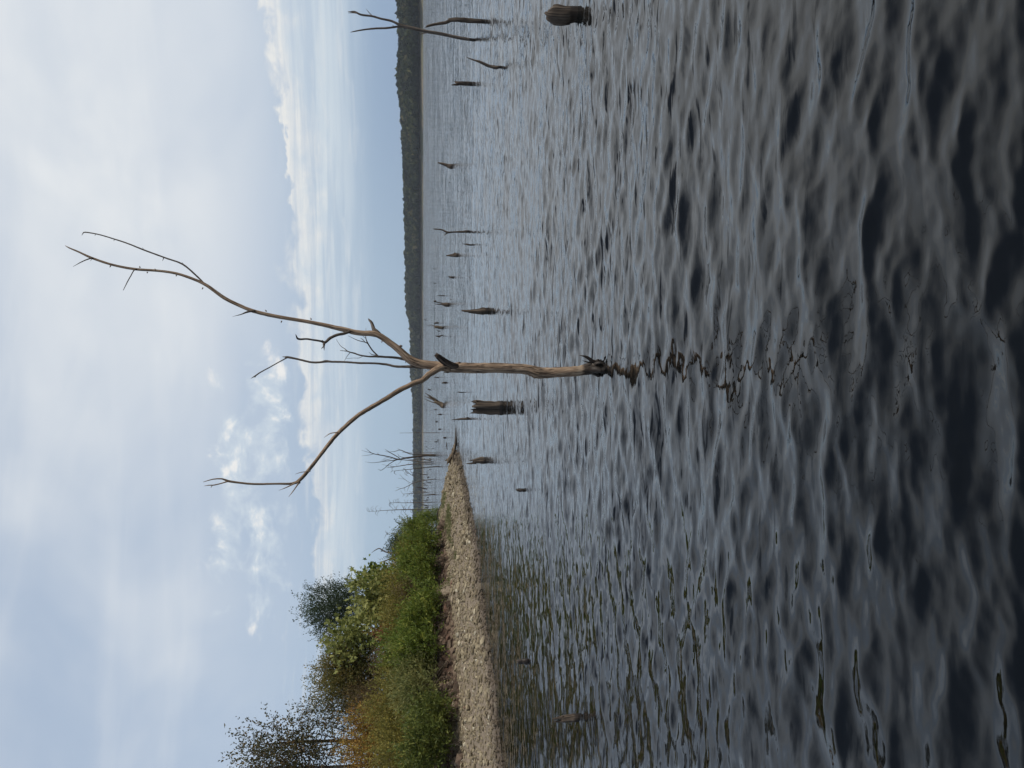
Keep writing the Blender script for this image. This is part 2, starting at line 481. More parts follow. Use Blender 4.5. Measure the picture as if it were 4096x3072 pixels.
# stones -------------------------------------------------------------
_p = (1 + 5 ** 0.5) / 2
ICO_V = np.array([(-1, _p, 0), (1, _p, 0), (-1, -_p, 0), (1, -_p, 0), (0, -1, _p), (0, 1, _p), (0, -1, -_p), (0, 1, -_p), (_p, 0, -1), (_p, 0, 1), (-_p, 0, -1), (-_p, 0, 1)]) / math.sqrt(1 + _p * _p)
ICO_F = np.array([(0, 11, 5), (0, 5, 1), (0, 1, 7), (0, 7, 10), (0, 10, 11), (1, 5, 9), (5, 11, 4), (11, 10, 2), (10, 7, 6), (7, 1, 8), (3, 9, 4), (3, 4, 2), (3, 2, 6), (3, 6, 8), (3, 8, 9), (4, 9, 5), (2, 4, 11), (6, 2, 10), (8, 6, 7), (9, 8, 1)])

def stone_mat(name, stops, wetline=True, objrand=False):
    m, t, b = newmat(name)
    P, x, y, z = posn(t)
    if objrand:
        oi = t.nodes.new('ShaderNodeObjectInfo'); a = X(t, oi.outputs['Random'])
    else:
        a = X(t, attr(t, 'tint'))
    c = ramp(t, a, stops)
    n = noise(t, P, 22, 5, 0.65); n2 = noise(t, P, 4, 3, 0.6)
    c = mixc(t, n.step(0.4, 0.65) * 0.45, c, mixc(t, 0.55, c, (0.06, 0.05, 0.04)))
    c = mixc(t, n2.step(0.5, 0.72) * 0.3, c, (0.20, 0.19, 0.13))
    if wetline:
        wet = (z + (n2 - 0.5) * 0.16).step(0.17, 0.07)
        c = mixc(t, wet * 0.75, c, (0.05, 0.036, 0.027))
    t.links.new(c.k, b.inputs['Base Color']); b.inputs['Roughness'].default_value = 0.9
    b.inputs['Specular IOR Level'].default_value = 0.3
    bp = t.nodes.new('ShaderNodeBump'); bp.inputs['Strength'].default_value = 0.5; bp.inputs['Distance'].default_value = 0.02
    t.links.new(n.k, bp.inputs['Height']); t.links.new(bp.outputs[0], b.inputs['Normal'])
    return m
STONES = [(0, (0.14, 0.112, 0.068)), (0.35, (0.215, 0.174, 0.11)), (0.65, (0.285, 0.236, 0.154)), (0.88, (0.36, 0.306, 0.207)), (1, (0.5, 0.455, 0.35))]
GRAVEL = stone_mat('gravel_stones', STONES)
COBBLE = stone_mat('cobble_stone', STONES, objrand=True)
REDROCK = stone_mat('red_rock', [(0, (0.12, 0.065, 0.045)), (1, (0.2, 0.12, 0.085))], objrand=True)
TANROCK = stone_mat('tan_rock', [(0, (0.24, 0.19, 0.14)), (1, (0.33, 0.27, 0.2))], objrand=True)
WETROCK = stone_mat('dark_rock', [(0, (0.06, 0.048, 0.036)), (1, (0.09, 0.075, 0.055))], objrand=True)

def scatter_shore(n, seed):
    r = np.random.default_rng(seed)
    pts = []
    tot = 0
    while tot < n:
        x = r.uniform(-20, 0, 60000); y = 8 + 42 * r.uniform(0, 1, 60000) ** 1.25
        d = inland(x, y)
        mk = sstep(37, 31, y)
        lim = np.where(mk > 0.5, 3.35, 8.5)
        inview = (np.abs(x) / y < 0.56)
        ok = (d > -0.25) & (d < lim) & inview
        pts.append(np.stack([x[ok], y[ok]], -1)); tot += ok.sum()
    return np.concatenate(pts)[:n]

def rotz(a):
    c, s = np.cos(a), np.sin(a); z = np.zeros_like(a); o = np.ones_like(a)
    return np.stack([np.stack([c, -s, z], -1), np.stack([s, c, z], -1), np.stack([z, z, o], -1)], -2)

def build_stones():
    r = np.random.default_rng(3)
    n = 21000
    P = scatter_shore(n, 8)
    size = np.exp(r.normal(math.log(0.028), 0.5, n)); size = np.clip(size, 0.02, 0.13)
    z = ground(P[:, 0], P[:, 1])
    order = np.argsort(-size / P[:, 1]); P, size, z = P[order], size[order], z[order]
    # the 300 that show largest: one object each
    protos = []
    for k in range(8):
        sv = np.random.default_rng(50 + k)
        v = ICO_V * (1 + sv.uniform(-0.28, 0.22, (12, 1))) * np.array([1.0, sv.uniform(0.6, 0.95), sv.uniform(0.4, 0.65)])
        me = new_mesh('cobble', v, [ICO_F], 3, smooth=False); me.materials.append(COBBLE); protos.append(me)
    for i in range(300):
        o = bpy.data.objects.new('cobble', protos[i % 8]); COL.objects.link(o); o.parent = SHORE
        o.location = (P[i, 0], P[i, 1], z[i] + size[i] * 0.18); s = size[i] * 1.25
        o.scale = (s, s, s); o.rotation_euler = (r.uniform(-.3, .3), r.uniform(-.3, .3), r.uniform(0, 6.28))
    P, size, z = P[300:], size[300:], z[300:]; n = len(P)
    v = np.repeat(ICO_V[None], n, 0) * (1 + r.uniform(-0.22, 0.15, (n, 12, 1)))
    v = v * np.stack([np.ones(n), r.uniform(0.55, 0.95, n), r.uniform(0.4, 0.75, n)], -1)[:, None, :] * size[:, None, None] * 1.2
    v = np.einsum('nij,nkj->nki', rotz(r.uniform(0, 6.28, n)), v)
    tilt = r.normal(0, 0.35, (n, 2))
    v[:, :, 2] += v[:, :, 0] * tilt[:, :1] + v[:, :, 1] * tilt[:, 1:]
    v += np.stack([P[:, 0], P[:, 1], z + size * 0.2], -1)[:, None, :]
    f = (ICO_F[None] + 12 * np.arange(n)[:, None, None]).reshape(-1, 3)
    me = new_mesh('gravel', v.reshape(-1, 3), [f], 3, smooth=False)
    fattr(me, 'tint', np.repeat(np.clip(r.normal(0.5, 0.24, n), 0, 1), 12))
    o = obj('gravel', me, GRAVEL, SHORE); o['kind'] = 'stuff'
build_stones()

def build_clods():
    r = np.random.default_rng(9)
    x = r.uniform(-18, -2, 120000); y = 12 + 26 * r.uniform(0, 1, 120000)
    d = inland(x, y) + (vnoise(x, y, 0.8, 3) - 0.5) * 0.8
    ok = (d > 3.0) & (d < 4.1) & (y < 36) & (np.abs(x) / y < 0.56)
    x, y = x[ok][:4000], y[ok][:4000]; n = len(x)
    size = np.clip(np.exp(r.normal(math.log(0.06), 0.5, n)), 0.02, 0.2)
    v = ICO_V[None] * (1 + r.uniform(-0.35, 0.25, (n, 12, 1))) * np.stack([np.ones(n), r.uniform(.6, 1, n), r.uniform(.5, .9, n)], -1)[:, None] * size[:, None, None]
    v = np.einsum('nij,nkj->nki', rotz(r.uniform(0, 6.28, n)), v) + np.stack([x, y, ground(x, y) + size * 0.1], -1)[:, None]
    me = new_mesh('earth_clods', v.reshape(-1, 3), [(ICO_F[None] + 12 * np.arange(n)[:, None, None]).reshape(-1, 3)], 3, smooth=False)
    fattr(me, 'tint', np.repeat(r.uniform(0, 1, n), 12))
    o = obj('earth_clods', me, CLOD, SHORE); o['kind'] = 'stuff'
CLOD = stone_mat('red_earth_clods', [(0, (0.05, 0.033, 0.023)), (0.6, (0.105, 0.068, 0.046)), (1, (0.2, 0.148, 0.105))], wetline=False)
build_clods()

# ------------------------------------------------------------------ far shore: hills and woods
RIDGE = [(-300, 1597), (0, 1597), (60, 1602), (150, 1606), (225, 1602), (300, 1597), (350, 1602), (415, 1605), (500, 1615), (693, 1620), (838, 1624), (982, 1626),
         (1190, 1627), (1247, 1631), (1295, 1643), (1350, 1648), (1500, 1648), (1560, 1652), (1640, 1658), (1800, 1660), (2100, 1660), (2600, 1655), (3400, 1650)]
FARLINE = [(1500, 1660), (1640, 1657), (1740, 1655), (1850, 1657), (1950, 1657), (2050, 1656), (2300, 1654), (2700, 1652), (3400, 1650)]

def interp(tab, v):
    a = np.array(tab, float); return np.interp(v, a[:, 0], a[:, 1])

def shore_dist(py):
    return np.interp(py, [-400, 0, 500, 1000, 1300, 1700, 3400], [900, 950, 1150, 1500, 1750, 2100, 2400])

def far_ground_mat():
    m, t, b = newmat('far_shore_ground')
    P, x, y, z = posn(t)
    n1 = noise(t, P, 0.03, 4, 0.6); n2 = noise(t, P, 0.25, 4, 0.65)
    c = ramp(t, n2, [(0.3, (0.08, 0.07, 0.042)), (0.5, (0.15, 0.125, 0.078)), (0.7, (0.27, 0.22, 0.155))])
    c = mixc(t, n1.step(0.4, 0.6) * 0.7, c, (0.085, 0.09, 0.035))
    c = mixc(t, z.step(4.0, 7.0), c, (0.02, 0.025, 0.012))
    t.links.new(c.k, b.inputs['Base Color']); b.inputs['Roughness'].default_value = 1
    return m

def build_hill(name, label, pys, dist_fn, ridge_tab, depth, treeh):
    # columns along the shore, rows from the waterline up to the ridge and down behind it
    S = np.array([-0.03, 0, 0.02, 0.05, 0.09, 0.2, 0.35, 0.5, 0.7, 0.9, 1.0, 1.2, 1.6])
    rows = []
    for py in pys:
        D = dist_fn(py)
        px = interp(ridge_tab, py)
        top = at(px, py, D + depth)
        zr = top[2] - treeh
        for s in S:
            Y = D + depth * s + 12 * math.sin(py * 0.013) * (1 - min(abs(s), 1))
            p = at(1690, py, Y)
            if s <= 0: z = s * 60
            elif s <= 0.09: z = 3.6 * (s / 0.09)
            elif s <= 1: z = 3.6 + (zr - 3.6) * math.sin((s - 0.09) / 0.91 * math.pi / 2) ** 0.9
            else: z = max(zr - (s - 1) * zr * 0.8, 2)
            rows.append((p[0], p[1], z))
    V = np.array(rows); n, m = len(pys), len(S)
    idx = np.arange(n * m).reshape(n, m)
    q = np.stack([idx[:-1, :-1], idx[:-1, 1:], idx[1:, 1:], idx[1:, :-1]], -1).reshape(-1, 4)
    me = new_mesh(name, V, [q], 4)
    o = obj(name, me, FARMAT); tag(o, label, None, None, 'structure')
    return V.reshape(n, m, 3), S

FARMAT = far_ground_mat()
def forest_mat():
    m, t, b = newmat('far_forest_leaves')
    a = X(t, attr(t, 'tint'))
    c = ramp(t, a, [(0, (0.008, 0.013, 0.006)), (0.5, (0.029, 0.041, 0.016)), (0.85, (0.07, 0.078, 0.030)), (1, (0.115, 0.10, 0.045))])
    t.links.new(c.k, b.inputs['Base Color']); b.inputs['Roughness'].default_value = 0.9
    b.inputs['Specular IOR Level'].default_value = 0.1
    return m
FORESTMAT = forest_mat()

def build_forest(name, label, grid, S, count, h, seed, s0=0.085, flat=0.0):
    r = np.random.default_rng(seed)
    n, m = grid.shape[:2]
    u = r.uniform(0, n - 1.001, count); s = s0 + (1.12 - s0) * r.uniform(0, 1, count) ** 0.85
    near = r.uniform(0, 1, count) < 0.2
    s = np.where(near, s0 + 0.05 * r.uniform(0, 1, count), s)
    j = np.clip(np.searchsorted(S, s) - 1, 0, m - 2); fs = (s - S[j]) / (S[j + 1] - S[j])
    i = u.astype(int); fu = u - i
    p = ((grid[i, j] * (1 - fs)[:, None] + grid[i, j + 1] * fs[:, None]) * (1 - fu)[:, None]
         + (grid[i + 1, j] * (1 - fs)[:, None] + grid[i + 1, j + 1] * fs[:, None]) * fu[:, None])
    hh = h * np.clip(r.normal(1, 0.2, count), 0.5, 1.5)
    rad = hh * r.uniform(0.28, 0.42, count)
    K = 30
    # leaf clumps over each crown
    dirs = r.normal(0, 1, (count, K, 3)); dirs /= np.linalg.norm(dirs, axis=2, keepdims=True)
    dirs[:, :, 2] = np.abs(dirs[:, :, 2]) * 1.1 - 0.45
    cen = p[:, None, :] + np.stack([dirs[..., 0] * rad[:, None], dirs[..., 1] * rad[:, None], hh[:, None] * (0.58 + 0.42 * dirs[..., 2])], -1)
    nrm = dirs + r.normal(0, 0.35, dirs.shape); nrm /= np.linalg.norm(nrm, axis=2, keepdims=True)
    a1 = np.cross(nrm, r.normal(0, 1, nrm.shape)); a1 /= np.linalg.norm(a1, axis=2, keepdims=True)
    a2 = np.cross(nrm, a1)
    sz = (rad[:, None] * r.uniform(0.4, 0.75, (count, K)))[..., None]
    tri = np.stack([cen + a1 * sz, cen - 0.5 * a1 * sz + 0.85 * a2 * sz, cen - 0.5 * a1 * sz - 0.85 * a2 * sz], 2)
    V1 = tri.reshape(-1, 3); F1 = np.arange(len(V1)).reshape(-1, 3)
    # solid heart of each crown
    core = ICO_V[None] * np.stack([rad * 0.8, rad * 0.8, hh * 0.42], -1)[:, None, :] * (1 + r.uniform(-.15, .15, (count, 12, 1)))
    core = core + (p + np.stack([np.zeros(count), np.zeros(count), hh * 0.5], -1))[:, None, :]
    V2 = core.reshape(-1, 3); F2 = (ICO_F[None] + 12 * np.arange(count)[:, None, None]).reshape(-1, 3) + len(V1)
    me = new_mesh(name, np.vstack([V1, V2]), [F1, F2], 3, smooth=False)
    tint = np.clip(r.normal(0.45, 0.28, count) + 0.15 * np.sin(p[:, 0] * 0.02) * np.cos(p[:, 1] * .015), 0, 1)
    fattr(me, 'tint', np.concatenate([np.repeat(np.clip(np.repeat(tint[:, None], K, 1) + r.normal(0, 0.1, (count, K)), 0, 1).ravel(), 3), np.repeat(tint * 0.3, 12)]))  # crown hearts get a darker tint, painting in the shade between leaf clumps
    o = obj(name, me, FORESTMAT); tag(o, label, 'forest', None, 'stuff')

pys = np.arange(-260, 2500, 20.0)
G1, S1 = build_hill('far_hills', 'low wooded hills along the far shore of the lake', pys, shore_dist, RIDGE, 330, 10)
build_forest('hillside_forest', 'dark green forest covering the hills along the far lake shore', G1, S1, 8000, 12.5, 21)
pys2 = np.arange(1400, 3400, 40.0)
G2, S2 = build_hill('distant_hills', 'pale blue hills behind the far wooded shore', pys2, lambda p: 3000.0, FARLINE, 450, 9)
build_forest('distant_forest', 'hazy pale forest on the most distant hills', G2, S2, 2600, 14, 22)

# ------------------------------------------------------------------ haze
def build_haze(density):
    L = 4600; z0, z1 = -4.0, 75.0
    V = np.array([(x, y, z) for z in (z0, z1) for y in (-L, L) for x in (-L, L)], float)
    q = np.array([(0, 2, 3, 1), (4, 5, 7, 6), (0, 1, 5, 4), (2, 6, 7, 3), (0, 4, 6, 2), (1, 3, 7, 5)])
    me = new_mesh('haze', V, [q], 4, smooth=False)
    m = bpy.data.materials.new('haze_air'); m.use_nodes = True; t = m.node_tree
    t.nodes.remove(t.nodes['Principled BSDF'])
    v = t.nodes.new('ShaderNodeVolumePrincipled'); v.inputs['Density'].default_value = density
    v.inputs['Color'].default_value = (0.80, 0.88, 1.0, 1); v.inputs['Anisotropy'].default_value = 0.2
    t.links.new(v.outputs[0], t.nodes['Material Output'].inputs['Volume'])
    o = obj('haze', me, m); tag(o, 'thin bluish haze in the air over the lake', None, None, 'stuff')
build_haze(0.00008)

# ------------------------------------------------------------------ tubes: trunks and limbs
def resample(P, Rr, step):
    P = np.asarray(P, float); Rr = np.asarray(Rr, float)
    n = len(P)
    if n == 2:
        mid = (P[0] + P[1]) / 2; P = np.array([P[0], mid, P[1]]); Rr = np.array([Rr[0], Rr.mean(), Rr[1]]); n = 3
    ext = np.vstack([2 * P[0] - P[1], P, 2 * P[-1] - P[-2]])
    re = np.concatenate([[Rr[0]], Rr, [Rr[-1]]])
    out, ro = [], []
    for i in range(n - 1):
        L = np.linalg.norm(P[i + 1] - P[i]); k = max(2, min(14, int(math.ceil(L / step))))
        p0, p1, p2, p3 = ext[i:i + 4]
        for j in range(k):
            t = j / k
            out.append(0.5 * ((2 * p1) + (-p0 + p2) * t + (2 * p0 - 5 * p1 + 4 * p2 - p3) * t * t + (-p0 + 3 * p1 - 3 * p2 + p3) * t ** 3))
            tt = t * t * (3 - 2 * t)
            ro.append(Rr[i] * (1 - tt) + Rr[i + 1] * tt)
    out.append(P[-1]); ro.append(Rr[-1])
    return np.array(out), np.array(ro)

def tube(P, R, seg=10, step=None, groove=0.08, seed=0, ragged=0.0, wob=0.06, hollow=False, lump=0.0):
    """returns verts, quads, tris, bark coords; ragged > 0 gives a splintered open end"""
    rg = np.random.default_rng(seed)
    R = np.asarray(R, float)
    if step is None: step = max(2.2 * float(np.median(R)), 0.02)
    C, Rr = resample(P, R, step)
    n = len(C)
    T = np.gradient(C, axis=0); T /= np.linalg.norm(T, axis=1, keepdims=True) + 1e-12
    ref = np.array([0, -1.0, 0]) if abs(T[0][1]) < 0.9 else np.array([1.0, 0, 0])
    u = np.cross(T[0], ref); u /= np.linalg.norm(u)
    U = [u]
    for i in range(1, n):
        w = U[-1] - T[i] * (U[-1] @ T[i]); U.append(w / (np.linalg.norm(w) + 1e-12))
    U = np.array(U); W = np.cross(T, U)
    s = np.concatenate([[0], np.cumsum(np.linalg.norm(np.diff(C, axis=0), axis=1))])
    a = np.linspace(0, 2 * math.pi, seg, endpoint=False)
    A, SS = np.meshgrid(a, s, indexing='xy')
    g = np.zeros_like(A)
    rm = float(np.median(R)) + 1e-6
    for k in (2, 3, 5, 8, 11):
        if k > seg / 2.2: continue
        g += np.cos(k * A + rg.uniform(0, 6.28) + SS / rm * rg.uniform(-0.05, 0.05) + 0.5 * np.sin(SS / rm * 0.3 + k)) * rg.uniform(0.5, 1) / (1 + 0.12 * k)
    rad = Rr[:, None] * (1 + groove * g * 0.6 + wob * np.sin(SS / rm * 0.55 + rg.uniform(0, 6)) * np.cos(A + rg.uniform(0, 6)))
    V = C[:, None, :] + U[:, None, :] * (np.cos(A) * rad)[..., None] + W[:, None, :] * (np.sin(A) * rad)[..., None]
    if lump > 0:
        for _ in range(7):
            ka = rg.integers(1, 5); rad = rad * (1 + lump * rg.uniform(0.4, 1) * np.cos(ka * A + rg.uniform(0.5, 3.2) * SS / rm + rg.uniform(0, 6.28)))
        V = C[:, None, :] + U[:, None, :] * (np.cos(A) * rad)[..., None] + W[:, None, :] * (np.sin(A) * rad)[..., None]
    if ragged > 0:
        sp = rg.uniform(-0.55, 0.25, seg)
        for _ in range(max(2, seg // 6)): sp[rg.integers(seg)] += rg.uniform(0.4, 1.0)
        V[-1] += T[-1][None] * (sp * ragged)[:, None]
        V[-2] += T[-1][None] * (sp * ragged * 0.3)[:, None]
        if hollow and n > 3: pass
    idx = np.arange(n * seg).reshape(n, seg); nx = np.roll(idx, -1, 1)
    Q = np.stack([idx[:-1], nx[:-1], nx[1:], idx[1:]], -1).reshape(-1, 4)
    B = np.stack([np.cos(A), np.sin(A), SS / rm * 0.09 + seed * 1.7], -1).reshape(-1, 3)
    V = V.reshape(-1, 3)
    e = C[-1] - T[-1] * (Rr[-1] * (0.8 if ragged > 0 else -0.4))
    if ragged > 0: e = e + T[-1] * (-0.5 * ragged)
    V = np.vstack([V, e[None], C[0][None]]); B = np.vstack([B, [[0, 0, s[-1] / rm * 0.09]], [[0, 0, 0]]])
    t1 = np.stack([idx[-1], nx[-1], np.full(seg, n * seg)], -1)
    t2 = np.stack([nx[0], idx[0], np.full(seg, n * seg + 1)], -1)
    return V, Q, np.vstack([t1, t2]), B

def join(parts):
    vs, qs, ts, bs = [], [], [], []; off = 0
    for V, Q, T, B in parts:
        vs.append(V); qs.append(Q + off); ts.append(T + off); bs.append(B); off += len(V)
    return np.vstack(vs), np.vstack(qs), np.vstack(ts), np.vstack(bs)

def wood(name, parts, mat, parent=None, origin=(0, 0, 0), label=None):
    V, Q, T, B = join(parts)
    me = new_mesh(name, V - np.asarray(origin)[None], [Q, T], 4)
    vattr(me, 'bark', B)
    o = obj(name, me, mat, parent)
    if parent is None: o.location = origin
    if label: o['label'] = label
    return o

def trace(pts, Y, dep=None):
    """pixel trace (x, y, width) -> world points and radii at forward distance Y (+ a depth offset per point)"""
    P, R = [], []
    for i, (x, y, w) in enumerate(pts):
        d = 0 if dep is None else (np.interp(i / (len(pts) - 1), np.linspace(0, 1, len(dep)), dep))
        p = at(x, y, Y + d); P.append(p); R.append(px2m(w / 2, p))
    return np.array(P), np.array(R)

def water_Y(x, y):
    return on_water(x, y)[1]

# ------------------------------------------------------------------ the big dead tree
def big_tree():
    trunk = [(2386, 1470, 62), (2368, 1474, 52), (2346, 1477, 45), (2315, 1484, 40), (2242, 1489, 40), (2188, 1492, 42), (2148, 1489.5, 47), (2116, 1480, 40), (2062, 1474, 39),
             (1989, 1472, 39), (1917, 1472, 40), (1845, 1471, 40), (1802, 1469, 38), (1760, 1464, 34), (1720, 1461, 34), (1680, 1454, 32), (1647, 1442, 33), (1620, 1422, 30), (1593, 1396, 26),
             (1558, 1369, 24), (1525, 1346, 23), (1495, 1334, 24), (1463, 1333, 21), (1422, 1329, 21), (1381, 1319, 20), (1341, 1310, 17.5), (1300, 1300, 16), (1216, 1284, 14.5),
             (1137, 1271, 14.5), (1074, 1259, 15), (1011, 1243, 15), (963, 1224, 14), (900, 1193, 14.5), (829, 1143, 13), (779, 1118, 11), (706, 1094, 10.5), (634, 1083, 10),
             (547, 1077, 10), (453, 1060, 9), (366, 1031, 9), (316, 1008, 6.5), (276, 991, 5), (261, 982, 1.5)]
    Y0 = water_Y(2385, 1473)
    base = at(2385, 1473, Y0); base[2] = 0
    root = empty('dead_tree', base)
    tag(root, 'tall bare dead tree with brown trunk and forked limbs standing alone in the water', 'dead tree')
    n = len(trunk)
    dep = [0] * 3 + [0.0, 0.05, 0.12, 0.2, 0.25]
    P, R = trace(trunk, Y0, dep)
    low = np.array([[P[0][0], P[0][1], -0.5]]); P = np.vstack([low, P]); R = np.concatenate([[R[0] * 1.15], R])
    parts = [tube(P, R, 28, 0.045, 0.10, 1, wob=0.03, lump=0.02)]
    knots = [(2140, 1507, 22, 9), (2120, 1500, 15, 7), (1836, 1451, 13, 10), (1602, 1384, 13, 12)]
    for i, (x, y, w, s) in enumerate(knots):
        c = at(x, y, Y0 - 0.015); rr = px2m(w / 2, c)
        parts.append(tube([c + [0, 0.02, -rr * .8], c, c + [0, -0.004, rr]], [rr * 0.5, rr * 0.8, rr * 0.3], 10, rr, 0.2, 60 + i))
    # nubs of lost twigs along the stem
    rr = np.random.default_rng(4)
    for (x, y, ddx, ddy) in [(1066, 1246, -6, -7), (1127, 1283, -3, 9), (1245, 1279, -3, -8), (1530, 1362, -4, 9), (622, 1081, -3, -7), (560, 1071, -2, -7), (443, 1062, -4, 8), (812, 1150, -4, 8), (706, 1100, -2, 6), (590, 1087, -2, 7), (1625, 1440, -3, 12)]:
        a = at(x, y, Y0 + 0.1); b = at(x + ddx, y + ddy, Y0 + 0.1)
        parts.append(tube([a, (a + b) / 2, b], [px2m(3, a), px2m(2.2, a), px2m(.8, a)], 6, 1, 0, 80))
    wood('trunk', parts, BARK, root, base)

    def limb(name, pts_list, dep, mat=BARK, seg=12, parent=root, seed=5, label=None):
        pr = []
        for j, pts in enumerate(pts_list):
            P, R = trace(pts, Y0, dep if j == 0 else [dep[-1], dep[-1] + 0.03 * (-1) ** j])
            pr.append(tube(P, R, seg if j == 0 else 7, None, 0.12 if seg > 10 else 0.07, seed + j, lump=0.03 if seg > 7 and j == 0 else 0.0))
        return wood(name, pr, mat, parent, base, label)
    # left-hand limb that sweeps out and then turns up
    lim = limb('branch', [[(1800, 1472, 30), (1783, 1468, 30), (1761, 1471, 27), (1734, 1486, 24), (1707, 1506, 22), (1688, 1523, 20), (1666, 1529, 20), (1639, 1542, 19), (1598, 1561, 19), (1558, 1587, 18.5),
                    (1517, 1611, 17), (1476, 1635, 17), (1440, 1657, 16), (1400, 1689, 16), (1343, 1743, 15), (1285, 1816, 14), (1234, 1881, 13.5), (1198, 1920, 14), (1169, 1934, 10),
                    (1104, 1935, 7.5), (1017, 1936, 8), (959, 1931, 8), (912, 1924, 9), (887, 1915, 5.5), (851, 1917, 4.5), (813, 1928, 2)],
                   [(912, 1925, 7), (894, 1931, 5), (858, 1940, 5), (836, 1941, 4), (816, 1944, 1.2)], [(850, 1940, 4), (844, 1950, 2)],
                   [(1200, 1925, 8), (1184, 1931, 7), (1147, 1949, 4), (1115, 1962, 1.2)], [(1200, 1930, 7), (1191, 1938, 6), (1173, 1964, 4), (1155, 1987, 1.5)],
                   [(1240, 1884, 6), (1234, 1886, 5), (1205, 1889, 3), (1180, 1897, 1)], [(1360, 1729, 6), (1354, 1729, 5), (1321, 1734, 4), (1297, 1750, 1.5)]],
               [-0.02, -0.1, -0.3, -0.5, -0.55], BARK, 18, seed=11)
    # upright slim branch
    limb('branch', [[(1700, 1471, 9), (1688, 1471, 9), (1647, 1467, 11), (1585, 1466, 10), (1544, 1457.5, 9), (1490, 1453, 8), (1436, 1452, 8), (1381, 1448, 8), (1327, 1447, 8.5), (1305, 1445, 10.5), (1280, 1449, 8),
                     (1245, 1449, 8), (1210, 1441, 8), (1175, 1433, 8), (1150, 1428.5, 9), (1129, 1427, 1.5)],
                    [(1150, 1430, 6), (1144, 1433, 5), (1118, 1447, 4.5), (1077, 1470, 4.5), (1042, 1489, 5), (1020, 1504, 5.5), (1003, 1514, 1.2)], [(1024, 1502, 4), (1019, 1511, 1.5)]],
         [0.02, 0.08, 0.15], BARK_GREY, 10, seed=23)
    # twiggy branch
    limb('branch', [[(1640, 1440, 10), (1617, 1437, 11), (1585, 1431, 10), (1544, 1428, 9), (1506, 1426, 9), (1474, 1426, 6.5), (1441, 1421, 6), (1417, 1413, 6), (1392, 1406, 4.5), (1379, 1395, 3), (1362, 1383, 2), (1345, 1357, 1)],
                    [(1394, 1406, 4), (1380, 1404, 3), (1360, 1402, 2)], [(1402, 1409, 3), (1399, 1412, 2.5), (1389, 1424, 2.2), (1377, 1444, 1.2)], [(1452, 1424, 2.5), (1449, 1426, 2), (1436, 1432, 2), (1417, 1432, 1.5), (1385, 1434, 1.3)],
                    [(1513, 1426, 7), (1509, 1421, 6), (1490, 1402, 5.5), (1471, 1373, 5.5), (1463, 1350, 3), (1464, 1311, 1.2)], [(1473, 1375, 4), (1457, 1368, 3.5), (1430, 1361, 3), (1392, 1343, 1.2)],
                    [(1460, 1369, 3), (1452, 1359, 3), (1442, 1352, 1.5)], [(1465, 1355, 2.5), (1451, 1343, 1.5)], [(1506, 1421, 3), (1501, 1420, 3), (1487, 1418, 3), (1476, 1409, 1.2)]],
         [0.05, 0.15, 0.25], BARK_GREY, 9, seed=31)
    # crooked side branch
    limb('branch', [[(1400, 1326, 11), (1384, 1332, 11.5), (1349, 1340, 11.5), (1321, 1352, 12), (1302, 1369, 11), (1286, 1365, 8), (1261, 1361, 7.5), (1229, 1356, 7.5), (1204, 1357, 8), (1190, 1354, 8), (1185, 1343, 4), (1182, 1337, 1.2)],
                    [(1300, 1368, 9), (1296, 1376, 11), (1296, 1388, 6), (1297, 1402, 1.2)], [(1296, 1384, 5), (1288, 1392, 3), (1286, 1396, 1)], [(1296, 1370, 4), (1290, 1361, 3)]],
         [0.0, -0.1, -0.2], BARK_GREY, 10, seed=41)
    # high branch
    limb('branch', [[(834, 1146, 9), (818, 1136, 7), (793, 1110, 6.5), (732, 1058, 6.5), (663, 1032, 6), (576, 1000, 6), (511, 974, 5.5), (453, 955, 5), (395, 938, 4.5), (341, 929, 5), (331, 935, 3), (327, 942, 1)],
                    [(738, 1062, 3), (728, 1049, 1)], [(655, 1031, 4), (650, 1043, 1.5)], [(458, 957, 3), (455, 964, 1.5)], [(382, 936, 3), (380, 943, 1.5)], [(575, 1000, 3), (570, 990, 1)], [(344, 929, 3), (334, 928, 1)]],
         [0.25, 0.35, 0.5], BARK_GREY, 8, seed=51)
    limb('twig', [[(547, 1077, 6), (536, 1081, 4.5), (524, 1102, 4), (511, 1125, 4), (493, 1161, 2.5)]], [0.2, 0.1], BARK_GREY, 7, seed=61)
    limb('twig', [[(372, 1033, 7), (359, 1034, 5), (327, 1047, 4), (293, 1066, 1.5)], [(368, 1035, 3), (362, 1043, 1.5)]], [0.2, 0.12], BARK_GREY, 7, seed=62)
    limb('twig', [[(1020, 1243, 9), (989, 1248, 8), (963, 1258, 4), (930, 1266, 1)]], [0.1, 0.05], BARK_GREY, 7, seed=63)
    limb('branch_stub', [[(1515, 1340, 22), (1505, 1326, 18), (1495, 1316, 15), (1487, 1292, 11), (1478, 1281, 8), (1473, 1275, 2)], [(1482, 1284, 5), (1474, 1274, 1.5)]], [0.02, 0.1], BARK_GREY, 12, seed=64)
    P, R = trace([(1905, 1471, 4), (1870, 1470, 14), (1845, 1469, 21), (1822, 1466, 26), (1795, 1456, 27), (1768, 1439, 26), (1753, 1426, 22), (1745, 1420, 17)], Y0, [0.035, 0.0, -0.035, -0.09, -0.12])
    pr = [tube(P, R, 16, None, 0.14, 71, ragged=0.03)]
    for pts in ([(1752, 1424, 7), (1742, 1421, 5), (1735, 1423, 1)], [(1750, 1418, 6), (1746, 1414, 1.5)]):
        P, R = trace(pts, Y0, [-0.12, -0.13]); pr.append(tube(P, R, 6, None, 0.1, 72))
    wood('branch_stub', pr, CHARRED, root, base, 'short dark broken limb stub beside the fork')
